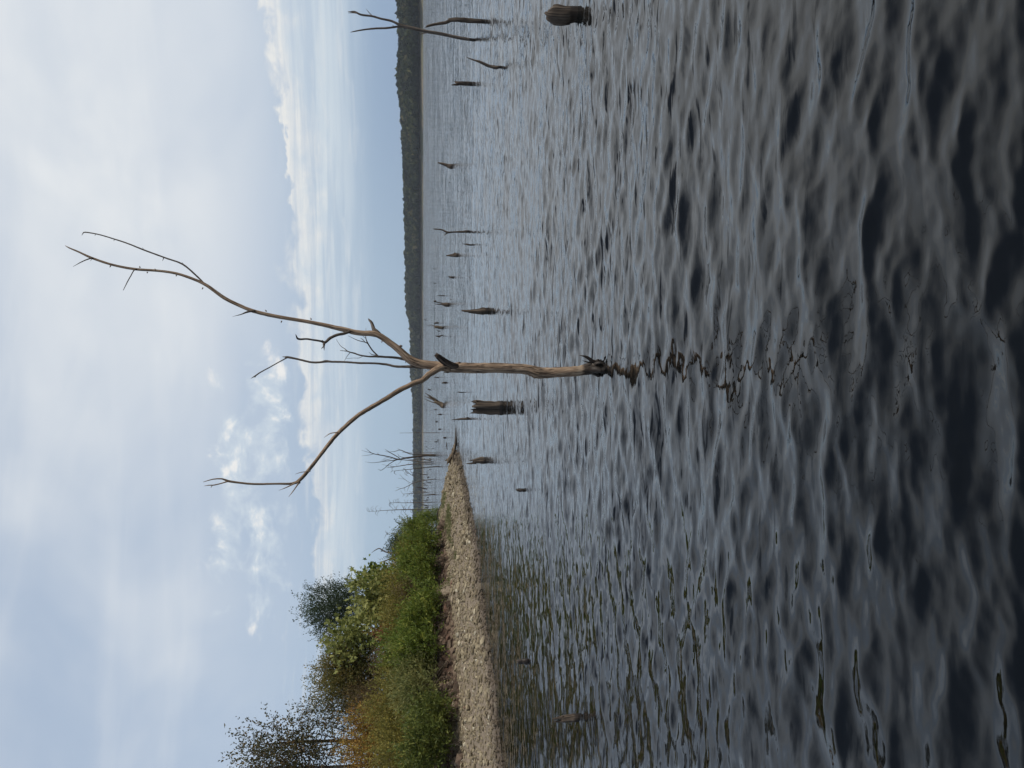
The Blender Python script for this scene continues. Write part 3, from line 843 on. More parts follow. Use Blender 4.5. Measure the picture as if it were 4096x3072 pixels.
    for k, (pts, dd) in enumerate((([(2362, 1487, 18), (2384, 1497, 18), (2402, 1507, 6)], [0, -0.08]), ([(2360, 1475, 26), (2388, 1480, 30), (2412, 1486, 10)], [-0.04, -0.14]),
                                  ([(2366, 1462, 18), (2388, 1455, 20), (2404, 1450, 8)], [-0.02, -0.1]), ([(2372, 1456, 10), (2386, 1444, 12), (2394, 1437, 4)], [0, -0.03]))):
        P, R = trace(pts, Y0, dd)
        wood('root_flare', [tube(P, R, 9, None, 0.2, 85 + k, lump=0.08)], BARK_DARK, root, base)
    for k, pts in enumerate(([(2392, 1462, 20), (2378, 1449, 16), (2351, 1431, 12), (2333, 1424, 6), (2316, 1421, 1)], [(2375, 1459, 12), (2358, 1450, 7), (2342, 1446, 4), (2327, 1442, 1)])):
        P, R = trace(pts, Y0, [-0.04, -0.06]); P[0][2] -= 0.08
        wood('root_stub', [tube(P, R, 9, None, 0.15, 75 + k)], BARK_DARK, root, base)
big_tree()

# ------------------------------------------------------------------ snags and stumps in the water
def snag(name, label, cat, group, limbs, mat=STUMPW, lean=0.0, Y=None, seg=10, ragged=None, extra_base=None, partnames=('trunk', 'branch')):
    """limbs: list of pixel traces, the first one starts at the waterline"""
    x0, y0 = limbs[0][0][:2]
    if Y is None: Y = water_Y(x0, y0)
    base = at(x0, y0, Y); base[2] = 0.0
    sd = int(x0 * 7 + y0 * 3) % 9973
    root = empty(name, base) if len(limbs) > 1 else None
    first = None
    for j, pts in enumerate(limbs):
        P, R = trace(pts, Y, [0, lean] if j == 0 else [lean * 0.7, lean + 0.03 * Y / 20 * (-1) ** j])
        if j == 0:
            low = P[0].copy(); low[2] = -0.35 - 0.004 * Y; P = np.vstack([low[None], P]); R = np.concatenate([[R[0] * 1.08], R])
        wide = pts[-1][2] >= 6
        rg = (ragged if ragged is not None else 1.0) * R[-1] * 1.6 if wide else 0.0
        sg = max(6, min(26, int(seg if j == 0 else seg * 0.7)))
        tb = [tube(P, R, sg, None, 0.30 if max(p[2] for p in pts) > 22 else (0.2 if max(p[2] for p in pts) > 14 else 0.1), sd + j, ragged=rg, wob=0.05, lump=0.05 if max(p[2] for p in pts) > 14 else 0.02)]
        if root is None:
            o = wood(name, tb, mat, None, base)
            tag(o, label, cat, group)
        else:
            wood(partnames[0] if j == 0 else partnames[1], tb, mat, root, base)
    if root is not None: tag(root, label, cat, group)

ST = 'stumps standing in the lake'
DT = 'dead trees standing in the lake'
# right-hand group (top of the sideways photo)
snag('dead_tree', 'slim dead tree forking into a V above the hills', 'dead tree', DT,
     [[(1894, 160, 12), (1827, 149, 13), (1762, 135, 13), (1698, 124, 13), (1648, 112, 13), (1603, 101, 12), (1568, 84.5, 9), (1524, 74.6, 8), (1489, 64.6, 8), (1444, 58.7, 8), (1419, 47, 7), (1392, 47, 2)],
      [(1612, 106, 9), (1588, 107, 8), (1549, 112, 8), (1499, 114, 7.5), (1454, 119, 6), (1420, 125, 5), (1402, 129, 2)],
      [(1492, 65, 4), (1489, 63, 3.5), (1476, 50, 3), (1465, 36, 1.2)], [(1712, 130, 4), (1703, 132, 3.5), (1680, 137, 3)], [(1432, 53, 5), (1412, 51, 4), (1393, 52, 1.5)], [(1580, 108, 4), (1570, 101, 1.5)]],
     BARK_GREY, 0.4, seg=12)
snag('dead_tree', 'crooked leaning dead trunk bent midway, next to the V-forked tree', 'dead tree', DT,
     [[(1929, 85.5, 18), (1872, 82, 18), (1822, 78.6, 17), (1800, 81, 15), (1782, 91, 12), (1738, 97, 11), (1715, 103, 9), (1704, 107, 6)], [(1806, 79, 9), (1798, 76, 7), (1794, 72, 2)]],
     STUMPW, 0.2, seg=14)
snag('stump', 'squat dark rounded stump in the near water', 'stump', ST,
     [[(2297, 60, 52), (2275, 62, 62), (2250, 63, 70), (2230, 63, 70), (2214, 62, 66), (2204, 61, 58), (2198, 58, 46)], [(2270, 84, 26), (2250, 88, 24), (2232, 86, 14)], [(2215, 48, 22), (2202, 44, 16), (2191, 42, 4)], [(2225, 74, 22), (2212, 76, 15), (2204, 77, 4)]],
     STUMPW, 0.05, seg=24, ragged=0.45, partnames=('trunk', 'side_lobe'))
snag('snag_post', 'thin leaning pointed stake in the water', 'dead trunk', ST,
     [[(2001, 268, 10), (1986, 270, 16), (1956, 264, 12), (1922, 249, 10), (1892, 239, 6), (1866, 229, 1.5)]], STUMPW, 0.2, seg=10)
snag('snag_post', 'upright broken post with two splintered prongs', 'dead trunk', ST,
     [[(1879, 334, 18), (1847, 333, 17), (1828, 333, 15)], [(1834, 338, 9), (1815, 339, 6), (1804, 340, 1.5)], [(1834, 328, 6), (1822, 327, 4), (1816, 326, 1)]], STUMPW, 0.1, seg=12, partnames=('trunk', 'prong'))
# middle distance
snag('stump', 'leaning wedge-shaped stump far out by itself', 'stump', ST, [[(1808, 666, 20), (1798, 664, 17), (1789, 661, 13), (1770, 655, 10), (1751, 650, 3)]], STUMPW, 0.3, seg=10)
snag('dead_tree', 'thin Y-shaped snag far out in the water', 'dead tree', DT,
     [[(1874, 926, 11), (1852, 927, 9), (1813, 928, 6), (1790, 929, 8), (1770, 920, 6), (1751, 917, 5), (1730, 915, 1.5)], [(1792, 930, 6), (1783, 936, 4), (1776, 941, 1.5)], [(1752, 918, 3), (1735, 919, 1)]], STUMPW, 0.2, seg=9)
snag('snag_post', 'short narrow stake just left of the Y-shaped snag', 'dead trunk', ST, [[(1886, 980, 7), (1871, 978, 8), (1850, 975, 1.5)]], BARK_DARK, 0.1, seg=8)
snag('stump', 'short stump with a side knob and narrow top', 'stump', ST, [[(1829, 1022, 15), (1813, 1021, 12), (1800, 1022, 8), (1785, 1022, 4)], [(1826, 1015, 8), (1815, 1013, 5)]], STUMPW, 0.1, seg=10, partnames=('trunk', 'knob'))
snag('stump', 'small pointed stump between the knobbed stump and the pronged stump', 'stump', ST, [[(1814, 1110, 10), (1803, 1109, 9), (1792, 1106, 2)]], BARK_DARK, 0.1, seg=8)
snag('stump', 'stump with two thin upright prongs, one carrying a dark lump', 'stump', ST,
     [[(1795, 1219, 18), (1780, 1218, 16), (1770, 1217, 11)], [(1774, 1218, 6), (1752, 1217, 4), (1736, 1215, 1.2)], [(1774, 1214, 5), (1750, 1209, 4), (1731, 1207, 1)], [(1746, 1206, 3), (1742, 1205, 9), (1736, 1205, 5)]], STUMPW, 0.1, seg=11, partnames=('trunk', 'prong'))
snag('stump', 'tall tapering fluted stump right of the big dead tree', 'stump', ST,
     [[(1950, 1245, 26), (1938, 1244, 28), (1929, 1244, 27), (1910, 1245, 20), (1880, 1245, 12), (1860, 1244, 9), (1847, 1243, 6)], [(1935, 1254, 12), (1900, 1252, 7), (1874, 1251, 2)], [(1940, 1236, 9), (1920, 1240, 6)]], STUMPW, 0.1, seg=18, partnames=('trunk', 'splinter'))
snag('stump', 'broken square-topped stump with three thin splinters, far out right of the big dead tree', 'stump', ST,
     [[(1772, 1312, 13), (1754, 1309, 12), (1738, 1307, 10)], [(1742, 1306, 3), (1722, 1303, 1.6), (1704, 1300, .8)], [(1742, 1304, 3), (1728, 1300, 1.6), (1716, 1298, .8)], [(1745, 1311, 3), (1733, 1313, 1)]], TAN_WOOD, 0.1, seg=10, partnames=('trunk', 'splinter'))
snag('stump', 'bent driftwood snag with curled top, far out right of the big dead tree', 'stump', ST, [[(1770, 1342, 4), (1763, 1343, 5), (1757, 1346, 8), (1748, 1345, 5), (1741, 1343, 1.5)]], BARK_DARK, 0.1, seg=7)
snag('stump', 'leaning snag split into long slivers, left of the big dead tree', 'stump', ST,
     [[(1776, 1624, 20), (1768, 1620, 19), (1755, 1612, 16), (1742, 1603, 12)], [(1748, 1603, 9), (1723, 1586, 6), (1699, 1571, 1.5)], [(1745, 1606, 6), (1718, 1592, 4), (1696, 1584, 1.2)], [(1750, 1614, 5), (1717, 1604, 3), (1696, 1594, 1.2)], [(1730, 1594, 4), (1712, 1585, 1.2)]], TAN_WOOD, 0.2, seg=12, partnames=('trunk', 'splinter'))
snag('stump', 'broad ragged-topped stump, the widest one left of the big dead tree', 'stump', ST,
     [[(2006, 1630, 55), (1985, 1631, 50), (1960, 1632, 48), (1935, 1631, 44), (1912, 1629, 45), (1903, 1629, 44)], [(1930, 1641, 14), (1908, 1641, 10), (1895, 1640, 4)], [(1998, 1612, 18), (1975, 1613, 12), (1945, 1615, 7)], [(1930, 1618, 12), (1910, 1617, 8), (1902, 1615, 3)], [(2000, 1647, 14), (1975, 1646, 9), (1952, 1644, 4)]],
     STUMPW, 0.1, seg=24, partnames=('trunk', 'splinter'))
snag('snag_post', 'narrow reddish pointed post near the broad ragged stump', 'dead trunk', ST, [[(1872, 1675, 10), (1845, 1676, 8.5), (1825, 1678, 5), (1806, 1679, 1.5)], [(1872, 1672, 6), (1866, 1668, 2)]], STUMPW, 0.1, seg=9)
snag('stump', 'splintered wedge stump just off the gravel point', 'stump', ST,
     [[(1941, 1842, 28), (1925, 1842, 29), (1910, 1843, 23), (1895, 1846, 15)], [(1905, 1852, 8), (1885, 1854, 6), (1866, 1854, 4)], [(1905, 1838, 8), (1890, 1841, 5), (1875, 1843, 1.5)], [(1932, 1830, 9), (1915, 1834, 5), (1900, 1838, 2)]], STUMPW, 0.1, seg=16, partnames=('trunk', 'splinter'))
snag('stump', 'low dark stub alone off the middle of the gravel beach', 'stump', ST, [[(2092, 1961, 14), (2080, 1961, 15), (2070, 1960, 12), (2065, 1958, 6)]], BARK_DARK, 0.03, seg=10)
snag('stump', 'short blunt stub off the lower beach, between the shore and open water', 'stump', ST, [[(2106, 2645, 24), (2095, 2645, 22), (2078, 2646, 19), (2068, 2646, 14)], [(2080, 2649, 9), (2066, 2651, 3)]], BARK_DARK, 0.02, seg=12, partnames=('trunk', 'splinter'))
snag('stump', 'slanted split stub nearest the lower corner shore', 'stump', ST, [[(2313, 2871, 32), (2290, 2872, 31), (2262, 2874, 28), (2243, 2876, 22)], [(2255, 2870, 14), (2228, 2873, 9), (2210, 2876, 3)], [(2255, 2884, 12), (2232, 2886, 8), (2214, 2885, 3)]], STUMPW, 0.03, seg=14, partnames=('trunk', 'splinter'))
# small far ones
TINY = 'tiny dark stubs far out on the lake'
for pts, lab in [
    ([(1741, 1076, 2.5), (1735, 1075, 2.5), (1731, 1073, 1)], None), ([(1742, 1134, 2.5), (1736, 1132, 2.5), (1732, 1131, 1)], None),
    ([(1774, 1183, 5), (1762, 1183, 4), (1748, 1182, 1)], 'thin pointed stake beside the stump with two prongs'),
    ([(1751, 1292, 8), (1744, 1292, 8), (1737, 1294, 5)], 'small notched stub beside the three-splinter stump'),
    ([(1758, 1325, 4), (1752, 1323, 3.5), (1749, 1322, 2)], None), ([(1705, 1280, 4), (1700, 1279, 3), (1696, 1277, 1)], None),
    ([(1793, 1489, 8), (1786, 1489, 7), (1778, 1489, 4), (1772, 1489, 1)], 'small stub touching the left edge of the big dead trunk'),
    ([(1753, 1510, 6), (1745, 1510, 4), (1735, 1509, 1.5)], 'small pointed stub behind the left limb of the big dead tree'),
    ([(1784, 1531, 10), (1775, 1531, 8), (1766, 1532, 2)], 'small triangular stub left of the big dead trunk'),
    ([(1722, 1560, 5), (1716, 1558, 5), (1711, 1556, 3)], None),
    ([(1852, 1570, 4), (1840, 1569, 5), (1826, 1568, 1.5)], 'thin dark stick standing right of the broad ragged stump'),
    ([(1764, 1658, 7), (1757, 1658, 5), (1749, 1659, 1)], None), ([(1746, 1639, 5), (1741, 1639, 4), (1736, 1638, 1)], None), ([(1749, 1687, 6), (1742, 1687, 5.5)], None),
    ([(1762, 1717, 6), (1756, 1717, 6), (1753, 1718, 4)], None), ([(1782, 1751, 8), (1776, 1751, 7), (1773, 1750, 4)], 'dark stub just right of the drifting log tip'),
    ([(1748, 1767, 5), (1742, 1767, 4), (1736, 1767, 1)], None), ([(1753, 1760, 5), (1749, 1760, 4)], None), ([(1799, 729, 4), (1796, 729, 3)], None), ([(1805, 1198, 3.5), (1802, 1199, 3)], None),
    ([(1706, 1765, 3), (1702, 1765, 2)], None), ([(1707, 1786, 3), (1703, 1786, 2)], None), ([(1706, 1799, 3), (1702, 1799, 2)], None), ([(1716, 1909, 7), (1711, 1909, 6)], None), ([(1708, 1640, 3), (1704, 1639, 2)], None),
    ([(1734, 1794, 3), (1728, 1794, 2)], None), ([(1721, 1931, 4), (1713, 1929, 3), (1702, 1928, 1.5)], None), ([(1702, 1937, 4), (1694, 1934, 3), (1688, 1930, 1)], None),
    ([(1710, 1941, 3), (1702, 1942, 2), (1692, 1942, 1)], None), ([(1714, 1989, 4), (1708, 1990, 2)], None), ([(1712, 2030, 5), (1704, 2031, 4), (1696, 2032, 1)], None),
    ([(1710, 2003, 3), (1700, 2003, 2.5), (1690, 2002, 1)], None), ([(1712, 1999, 3), (1705, 1998, 2)], None), ([(1722, 1878, 4), (1718, 1878, 3)], None)]:
    snag('stump', lab or 'tiny dark stub poking out of the distant water', 'stump', ST if lab else TINY, [pts], BARK_DARK, 0.0, seg=7)

# ------------------------------------------------------------------ drowned grove beyond the gravel point
GR = 'drowned dead trees beyond the gravel point'
def twigs(line, n, L, seed, droop=True):
    """pixel twigs leaving a pixel line (x,y,w): short curved side twigs"""
    r = np.random.default_rng(seed); out = []
    a = np.array(line, float)
    for _ in range(n):
        k = r.integers(0, len(a) - 1); f = r.uniform(); p = a[k] * (1 - f) + a[k + 1] * f
        s = r.choice([-1, 1]); l = L * r.uniform(0.4, 1.1)
        q1 = (p[0] - l * 0.25, p[1] + s * l * 0.5, 1.0)
        q2 = (p[0] + (l * 0.25 if droop and r.uniform() < 0.6 else -l * 0.5), p[1] + s * l * 0.95, 0.5)
        out.append([(p[0], p[1], 1.3), q1, q2])
    return out

def grove(label, limbs, mat, Y=None, tw=None):
    if tw: limbs = limbs + twigs(limbs[0][1:], *tw)
    snag('dead_tree', label, 'dead tree', GR, limbs, mat, 0.3, Y=Y, seg=8)

grove('stoutest drowned tree beyond the point, bare crown of spreading branches',
      [[(1737, 1822, 10), (1701, 1822, 8.5), (1655, 1828, 7), (1622, 1832, 6.5), (1600, 1837, 6), (1585, 1836, 5), (1564, 1829, 4), (1532, 1822, 3.5), (1513, 1819, 3), (1491, 1814, 2.5), (1475, 1804, 1.8), (1463, 1793, 0.8)],
       [(1497, 1815, 2), (1470, 1808, 1.4), (1446, 1801, .7)], [(1494, 1816, 1.8), (1470, 1821, 1.3), (1447, 1823, .7)],
       [(1598, 1834, 4), (1593, 1829, 3.2), (1569, 1815, 3), (1540, 1797, 1.2)], [(1575, 1818, 2), (1556, 1809, 1.5), (1541, 1806, .8)],
       [(1590, 1838, 3.5), (1583, 1840, 3), (1540, 1845, 2.5), (1491, 1851, 1.5), (1461, 1847, .7)], [(1590, 1839, 3.5), (1578, 1843, 3), (1557, 1856, 2.5), (1535, 1875, 2), (1523, 1881, 2), (1511, 1876, .7)],
       [(1620, 1831, 2.5), (1598, 1825, 1.6), (1590, 1814, .8)], [(1558, 1828, 1.8), (1542, 1832, 1.2), (1533, 1837, .7)], [(1570, 1832, 1.8), (1552, 1838, 1.5), (1524, 1842, .8)], [(1520, 1820, 1.8), (1510, 1814, 1.2), (1515, 1811, .7)], [(1548, 1844, 1.5), (1530, 1838, .8)]],
      STUMPW)
grove('slender drowned tree leaning right of the stoutest one', [[(1733, 1818, 4), (1653, 1816, 4), (1636, 1814, 4), (1612, 1804, 3), (1598, 1800, 2.5), (1578, 1806, 2), (1560, 1806, 1)], [(1604, 1802, 2), (1590, 1794, .8)], [(1625, 1810, 2), (1610, 1808, .8)]], BARK_GREY)
grove('thin bare pole just right of the stoutest drowned tree', [[(1743, 1811, 2), (1670, 1810, 1.6), (1610, 1809, 1)]], BARK_GREY)
grove('short forked trunk directly left of the stoutest drowned tree', [[(1722, 1840, 6), (1705, 1839, 4), (1680, 1836, 3), (1650, 1838, 2), (1625, 1834, 1)], [(1700, 1838, 3), (1694, 1830, 1)], [(1722, 1835, 4), (1715, 1832, 1.5)]], STUMPW)
grove('thick straight trunk second left of the stoutest drowned tree', [[(1726, 1848, 6), (1689, 1848, 5), (1655, 1843, 4), (1630, 1841, 3), (1607, 1840, 2), (1600, 1850, 1.2), (1590, 1858, .7)], [(1660, 1843, 2), (1640, 1850, .8)]], BARK_GREY)
grove('tall twin-topped trunk third left of the stoutest drowned tree', [[(1727, 1856, 4.5), (1655, 1856, 4), (1610, 1862, 3), (1573, 1868, 2), (1545, 1871, .9)], [(1590, 1866, 1.8), (1573, 1866, 1.6), (1554, 1863, 1.3), (1528, 1858, .7)], [(1655, 1862, 1.5), (1640, 1871, .7)]], BARK_GREY, tw=(5, 14, 3))
grove('long thin leaning trunk rising from the edge of the gravel point', [[(1755, 1866, 4.5), (1701, 1870, 3.5), (1641, 1877, 2.5), (1600, 1881, 1.8), (1564, 1885, .8)]], STUMPW, tw=(6, 16, 4))
grove('broken low trunk with a thin slanting top, left of the leaning trunk', [[(1709, 1899, 3.5), (1690, 1897, 2.5), (1665, 1892, 1.5), (1643, 1889, .8)]], STUMPW)
grove('thin slanting branchy snag crossing the far shore line', [[(1706, 1920, 2), (1677, 1914, 1.8), (1653, 1904, 2), (1629, 1887, 2), (1612, 1871, .8)], [(1640, 1895, 1), (1625, 1893, .6)]], BARK_GREY, tw=(8, 22, 5))
grove('crooked zigzag snag with open forked branches', [[(1741, 1916, 3.5), (1689, 1923, 3), (1655, 1932, 2.6), (1639, 1940, 2.3), (1617, 1951, 2), (1602, 1955, 1.8), (1580, 1964, .8)], [(1673, 1928, 1.6), (1645, 1932, 1.4), (1617, 1916, 1.3), (1598, 1897, .7)], [(1604, 1954, 1.2), (1584, 1948, .7)], [(1639, 1941, 1.6), (1632, 1955, 1.3), (1627, 1966, .7)], [(1618, 1951, 1.4), (1620, 1965, .7)], [(1622, 1917, 1), (1592, 1913, .6)], [(1640, 1937, 1), (1632, 1931, .6)]], BARK_GREY)
grove('dark thick stub between the zigzag snag and the twin poles', [[(1707, 1956, 5), (1684, 1951, 4.5), (1665, 1950, 1.5)]], BARK_DARK)
grove('slender twiggy pole left of the dark stub', [[(1708, 1970, 3), (1655, 1973, 2.5), (1610, 1976, .9)], [(1650, 1973, 1.2), (1637, 1964, .6)], [(1640, 1974, 1.2), (1622, 1990, .6)]], BARK_GREY, tw=(7, 18, 6))
grove('short bare pole beside the slender twiggy pole', [[(1703, 1966, 2), (1676, 1967, 1.8), (1653, 1968, .8)]], BARK_GREY)
grove('reddish tapering stake at the back edge of the gravel spit', [[(1738, 1978, 6), (1722, 1979, 4.5), (1708, 1980, 4), (1687, 1981, 1.5)]], STUMPW)
grove('straight thin trunk with one upturned twig, near the shrubs', [[(1725, 2009, 3.2), (1655, 2011, 2.6), (1593, 2011, 2), (1557, 2010, .8)], [(1594, 2011, 1), (1593, 1996, .6)]], BARK_GREY, tw=(14, 20, 7))
grove('tallest thin drowned trunk with drooping twigs, nearest the shrubs', [[(1724, 2037, 4), (1655, 2038, 3.4), (1593, 2039, 3), (1535, 2042, 2), (1472, 2047, .8)], [(1573, 2035, 1.2), (1558, 2024, .6)]], BARK_GREY, tw=(26, 24, 8))
grove('short leaning stub in front of the tallest thin drowned trunk', [[(1714, 2024, 4.5), (1700, 2021, 4), (1684, 2017, 2)]], BARK_DARK)
grove('lone thin pole standing apart, right of the drowned grove', [[(1745, 1731, 2.2), (1680, 1731, 1.8), (1599, 1732, 1)]], BARK_GREY)
grove('thin bare leader poking out above the last green shrub', [[(1700, 2116, 3), (1631, 2125, 2.5), (1590, 2131, 1.8), (1540, 2140, .8)]], BARK_GREY, Y=95, tw=(9, 16, 9))
grove('very short bare tip showing beside the shrub top', [[(1700, 2081, 2), (1655, 2081, 1.4), (1641, 2081, .7)]], BARK_GREY, Y=120)

# ------------------------------------------------------------------ driftwood on the shore
def land_wood(name, label, cat, limbs, mat, Ys, seg=10, lift=0.02, partnames=('trunk', 'root')):
    root = None; base = None
    for j, pts in enumerate(limbs):
        P, R = [], []
        for i, (x, y, w) in enumerate(pts):
            Y = Ys[j][i] if isinstance(Ys[j], (list, tuple)) else Ys[j]
            p = at(x, y, Y); P.append(p); R.append(px2m(w / 2, p))
        P, R = np.array(P), np.array(R)
        if j == 0:
            base = P[len(P) // 2].copy()
            if len(limbs) > 1: root = empty(name, base); tag(root, label, cat)
        tb = [tube(P, R, seg if j == 0 else 7, None, 0.1, 300 + j)]
        if root is None: tag(wood(name, tb, mat, None, base), label, cat)
        else: wood(partnames[0 if j == 0 else 1], tb, mat, root, base)

yl = water_Y(1828, 1750)
land_wood('driftwood_log', 'long curved driftwood log reaching from the gravel point over the water', 'driftwood',
          [[(1823, 1694, 1), (1823.5, 1729, 6), (1823, 1765, 10), (1818, 1794, 13), (1808, 1821, 16), (1797, 1838, 17), (1792, 1850, 10)],
           [(1806, 1825, 9), (1800, 1845, 8), (1803, 1858, 3)], [(1803, 1830, 9), (1787, 1840, 7), (1779, 1843, 2)], [(1812, 1818, 8), (1814, 1838, 6), (1815, 1850, 2)], [(1800, 1836, 7), (1790, 1852, 5), (1788, 1862, 1.5)]],
          TAN_WOOD, [[yl + 1.5, yl + 1, yl + .6, yl + .2, yl, yl - .1, yl - .1], yl - .1, yl, yl - .2, yl - .1])
land_wood('driftwood_branch', 'low half-sunken branch with short twigs beside the gravel tip', 'driftwood',
          [[(1786, 1770, 3), (1787, 1785, 4), (1789, 1798, 3)], [(1787, 1780, 2), (1783, 1788, 1)], [(1788, 1786, 2), (1785, 1794, 1)]], BARK_DARK, [[50, 49, 48], 49, 49])
h1 = hit(1752, 2130)
land_wood('driftwood_branch', 'bare dark forked branch lying on the gravel near the shrub end', 'driftwood',
          [[(1762, 2122, 5), (1758, 2105, 5), (1754, 2085, 4.5), (1750, 2060, 4), (1753, 2042, 3.5), (1762, 2022, 2.5), (1766, 2008, 1)], [(1759, 2104, 3), (1764, 2096, 2), (1770, 2090, 1)], [(1752, 2070, 3), (1748, 2060, 2)], [(1760, 2112, 3), (1774, 2108, 1.5), (1783, 2100, .8)]], BARK_DARK, [h1[1] - 1.2] * 4)
h2 = hit(1800, 2215)
land_wood('driftwood_stick', 'pale thin stick lying on the gravel below the shrubs', 'driftwood', [[(1816, 2205, 2), (1806, 2218, 3), (1798, 2230, 2)]], TAN_WOOD, [hit(1810, 2215)[1] - 0.2])
land_wood('driftwood_stick', 'pair of crossed pale sticks on the gravel by the red rocks', 'driftwood', [[(1812, 2228, 2), (1802, 2240, 3), (1793, 2250, 1.5)], [(1806, 2231, 1.5), (1797, 2244, 2)]], TAN_WOOD, [hit(1806, 2240)[1] - 0.2] * 2, partnames=('stick', 'stick'))

# ------------------------------------------------------------------ rocks
def rock(label, px, py, w, mat, sc, seed, rz=None, sink=0.25, toward=0.0):
    p = hit(px, py) if mat is not WETROCK else on_water(px, py)
    r = np.random.default_rng(seed)
    # subdivide the icosahedron once and roughen it
    V = [tuple(v) for v in ICO_V]; cache = {}; Fc = []
    def mid(a, b):
        k = (min(a, b), max(a, b))
        if k not in cache:
            m = np.array(V[a]) + np.array(V[b]); V.append(tuple(m / np.linalg.norm(m))); cache[k] = len(V) - 1
        return cache[k]
    for a, b, c in ICO_F:
        ab, bc, ca = mid(a, b), mid(b, c), mid(c, a)
        Fc += [(a, ab, ca), (b, bc, ab), (c, ca, bc), (ab, bc, ca)]
    v = np.array(V)
    pl = r.normal(0, 1, (7, 3)); pl /= np.linalg.norm(pl, axis=1, keepdims=True)
    for n in pl:
        dd = v @ n; v = v - np.clip(dd - r.uniform(0.5, 0.8), 0, None)[:, None] * n[None]
    v = v * (1 + r.uniform(-0.05, 0.05, (len(v), 1))) * np.array(sc)[None] * px2m(w / 2, p)
    me = new_mesh('rock', v, [np.array(Fc)], 3, smooth=False)
    o = obj('rock', me, mat)
    o.location = (p[0], p[1], p[2] + px2m(w / 2, p) * sc[2] * (0.5 - sink))
    o.rotation_euler = (r.uniform(-.15, .15), r.uniform(-.15, .15), r.uniform(0, 6.28) if rz is None else rz)
    tag(o, label, 'rock', 'rocks on the gravel shore')

rock('long flat red-brown slab under the shrubs', 1787, 2440, 95, REDROCK, (1.0, 0.45, 0.25), 1, rz=1.2)
rock('grey slab lying just below the long red-brown slab', 1812, 2395, 60, TANROCK, (1.0, 0.6, 0.25), 2, rz=1.2)
rock('pale reddish slab above the grey slab, half under grass', 1812, 2335, 52, REDROCK, (1.0, 0.5, 0.35), 3, rz=0.9)
rock('jagged red rock at the top of the crumbling earth bank', 1762, 2315, 32, REDROCK, (0.9, 0.8, 0.8), 4)
rock('small red rock beside the jagged red rock', 1780, 2285, 24, REDROCK, (0.9, 0.8, 0.7), 5)
rock('dark red boulder tucked under overhanging shrubs', 1795, 2560, 40, REDROCK, (0.9, 0.8, 0.6), 6)
rock('pale tan flat block at the foot of the roots', 1822, 2690, 46, TANROCK, (1.0, 0.7, 0.4), 7, rz=1.0)
rock('tan boulder between the roots and the lower shrub', 1812, 2735, 32, TANROCK, (1.0, 0.8, 0.6), 8)
rock('pinkish rock beside the lowest dark green shrub', 1822, 2822, 40, TANROCK, (1.0, 0.7, 0.6), 9)
rock('tan rock at the lower frame edge under the shrubs', 1825, 3050, 44, TANROCK, (1.0, 0.7, 0.5), 10)
rock('large pale half-buried boulder on the lower beach', 1878, 3040, 52, TANROCK, (1.0, 0.6, 0.35), 11, rz=1.2)
rock('round pale stone high on the beach by the dark red boulder', 1853, 2570, 20, TANROCK, (1.0, 0.8, 0.6), 12)
rock('brown stone with orange tint on the beach below the pinkish rock', 1860, 2830, 24, REDROCK, (1.0, 0.6, 0.5), 13)
rock('dark wet wedge-shaped rock at the waterline', 1903, 2122, 36, WETROCK, (1.0, 0.5, 0.7), 14, rz=1.4, sink=0.1)
rock('low dark wet rock at the waterline near the gravel tip', 1826, 1806, 24, WETROCK, (1.0, 0.6, 0.5), 15, rz=1.4, sink=0.1)
rock('dark wet rock at the waterline below the grey slab', 1934, 2400, 40, WETROCK, (1.0, 0.5, 0.3), 16, rz=1.4, sink=0.2)
rock('flat dark wet rock at the waterline of the lower beach', 1990, 2850, 50, WETROCK, (1.0, 0.5, 0.25), 17, rz=1.3, sink=0.2)

# ------------------------------------------------------------------ leaves, shrubs, trees
def leaf_mesh(name, P, A, L, W, tint, seed, fold=0.25):
    r = np.random.default_rng(seed)
    n = len(P)
    A = A / (np.linalg.norm(A, axis=1, keepdims=True) + 1e-9)
    S = np.cross(A, r.normal(0, 1, (n, 3)) + np.array([0, 0, 1.2])); S /= np.linalg.norm(S, axis=1, keepdims=True) + 1e-9
    N = np.cross(S, A)
    L = np.asarray(L)[:, None]; W = np.asarray(W)[:, None]
    v = np.stack([P, P + A * L * 0.45 + S * W * 0.5 + N * W * fold, P + A * L, P + A * L * 0.45 - S * W * 0.5 + N * W * fold], 1).reshape(-1, 3)
    i = 4 * np.arange(n)
    f = np.concatenate([np.stack([i, i + 1, i + 2], -1), np.stack([i, i + 2, i + 3], -1)])
    me = new_mesh(name, v, [f], 3, smooth=False)
    fattr(me, 'tint', np.repeat(np.clip(tint, 0, 1), 4))
    return me

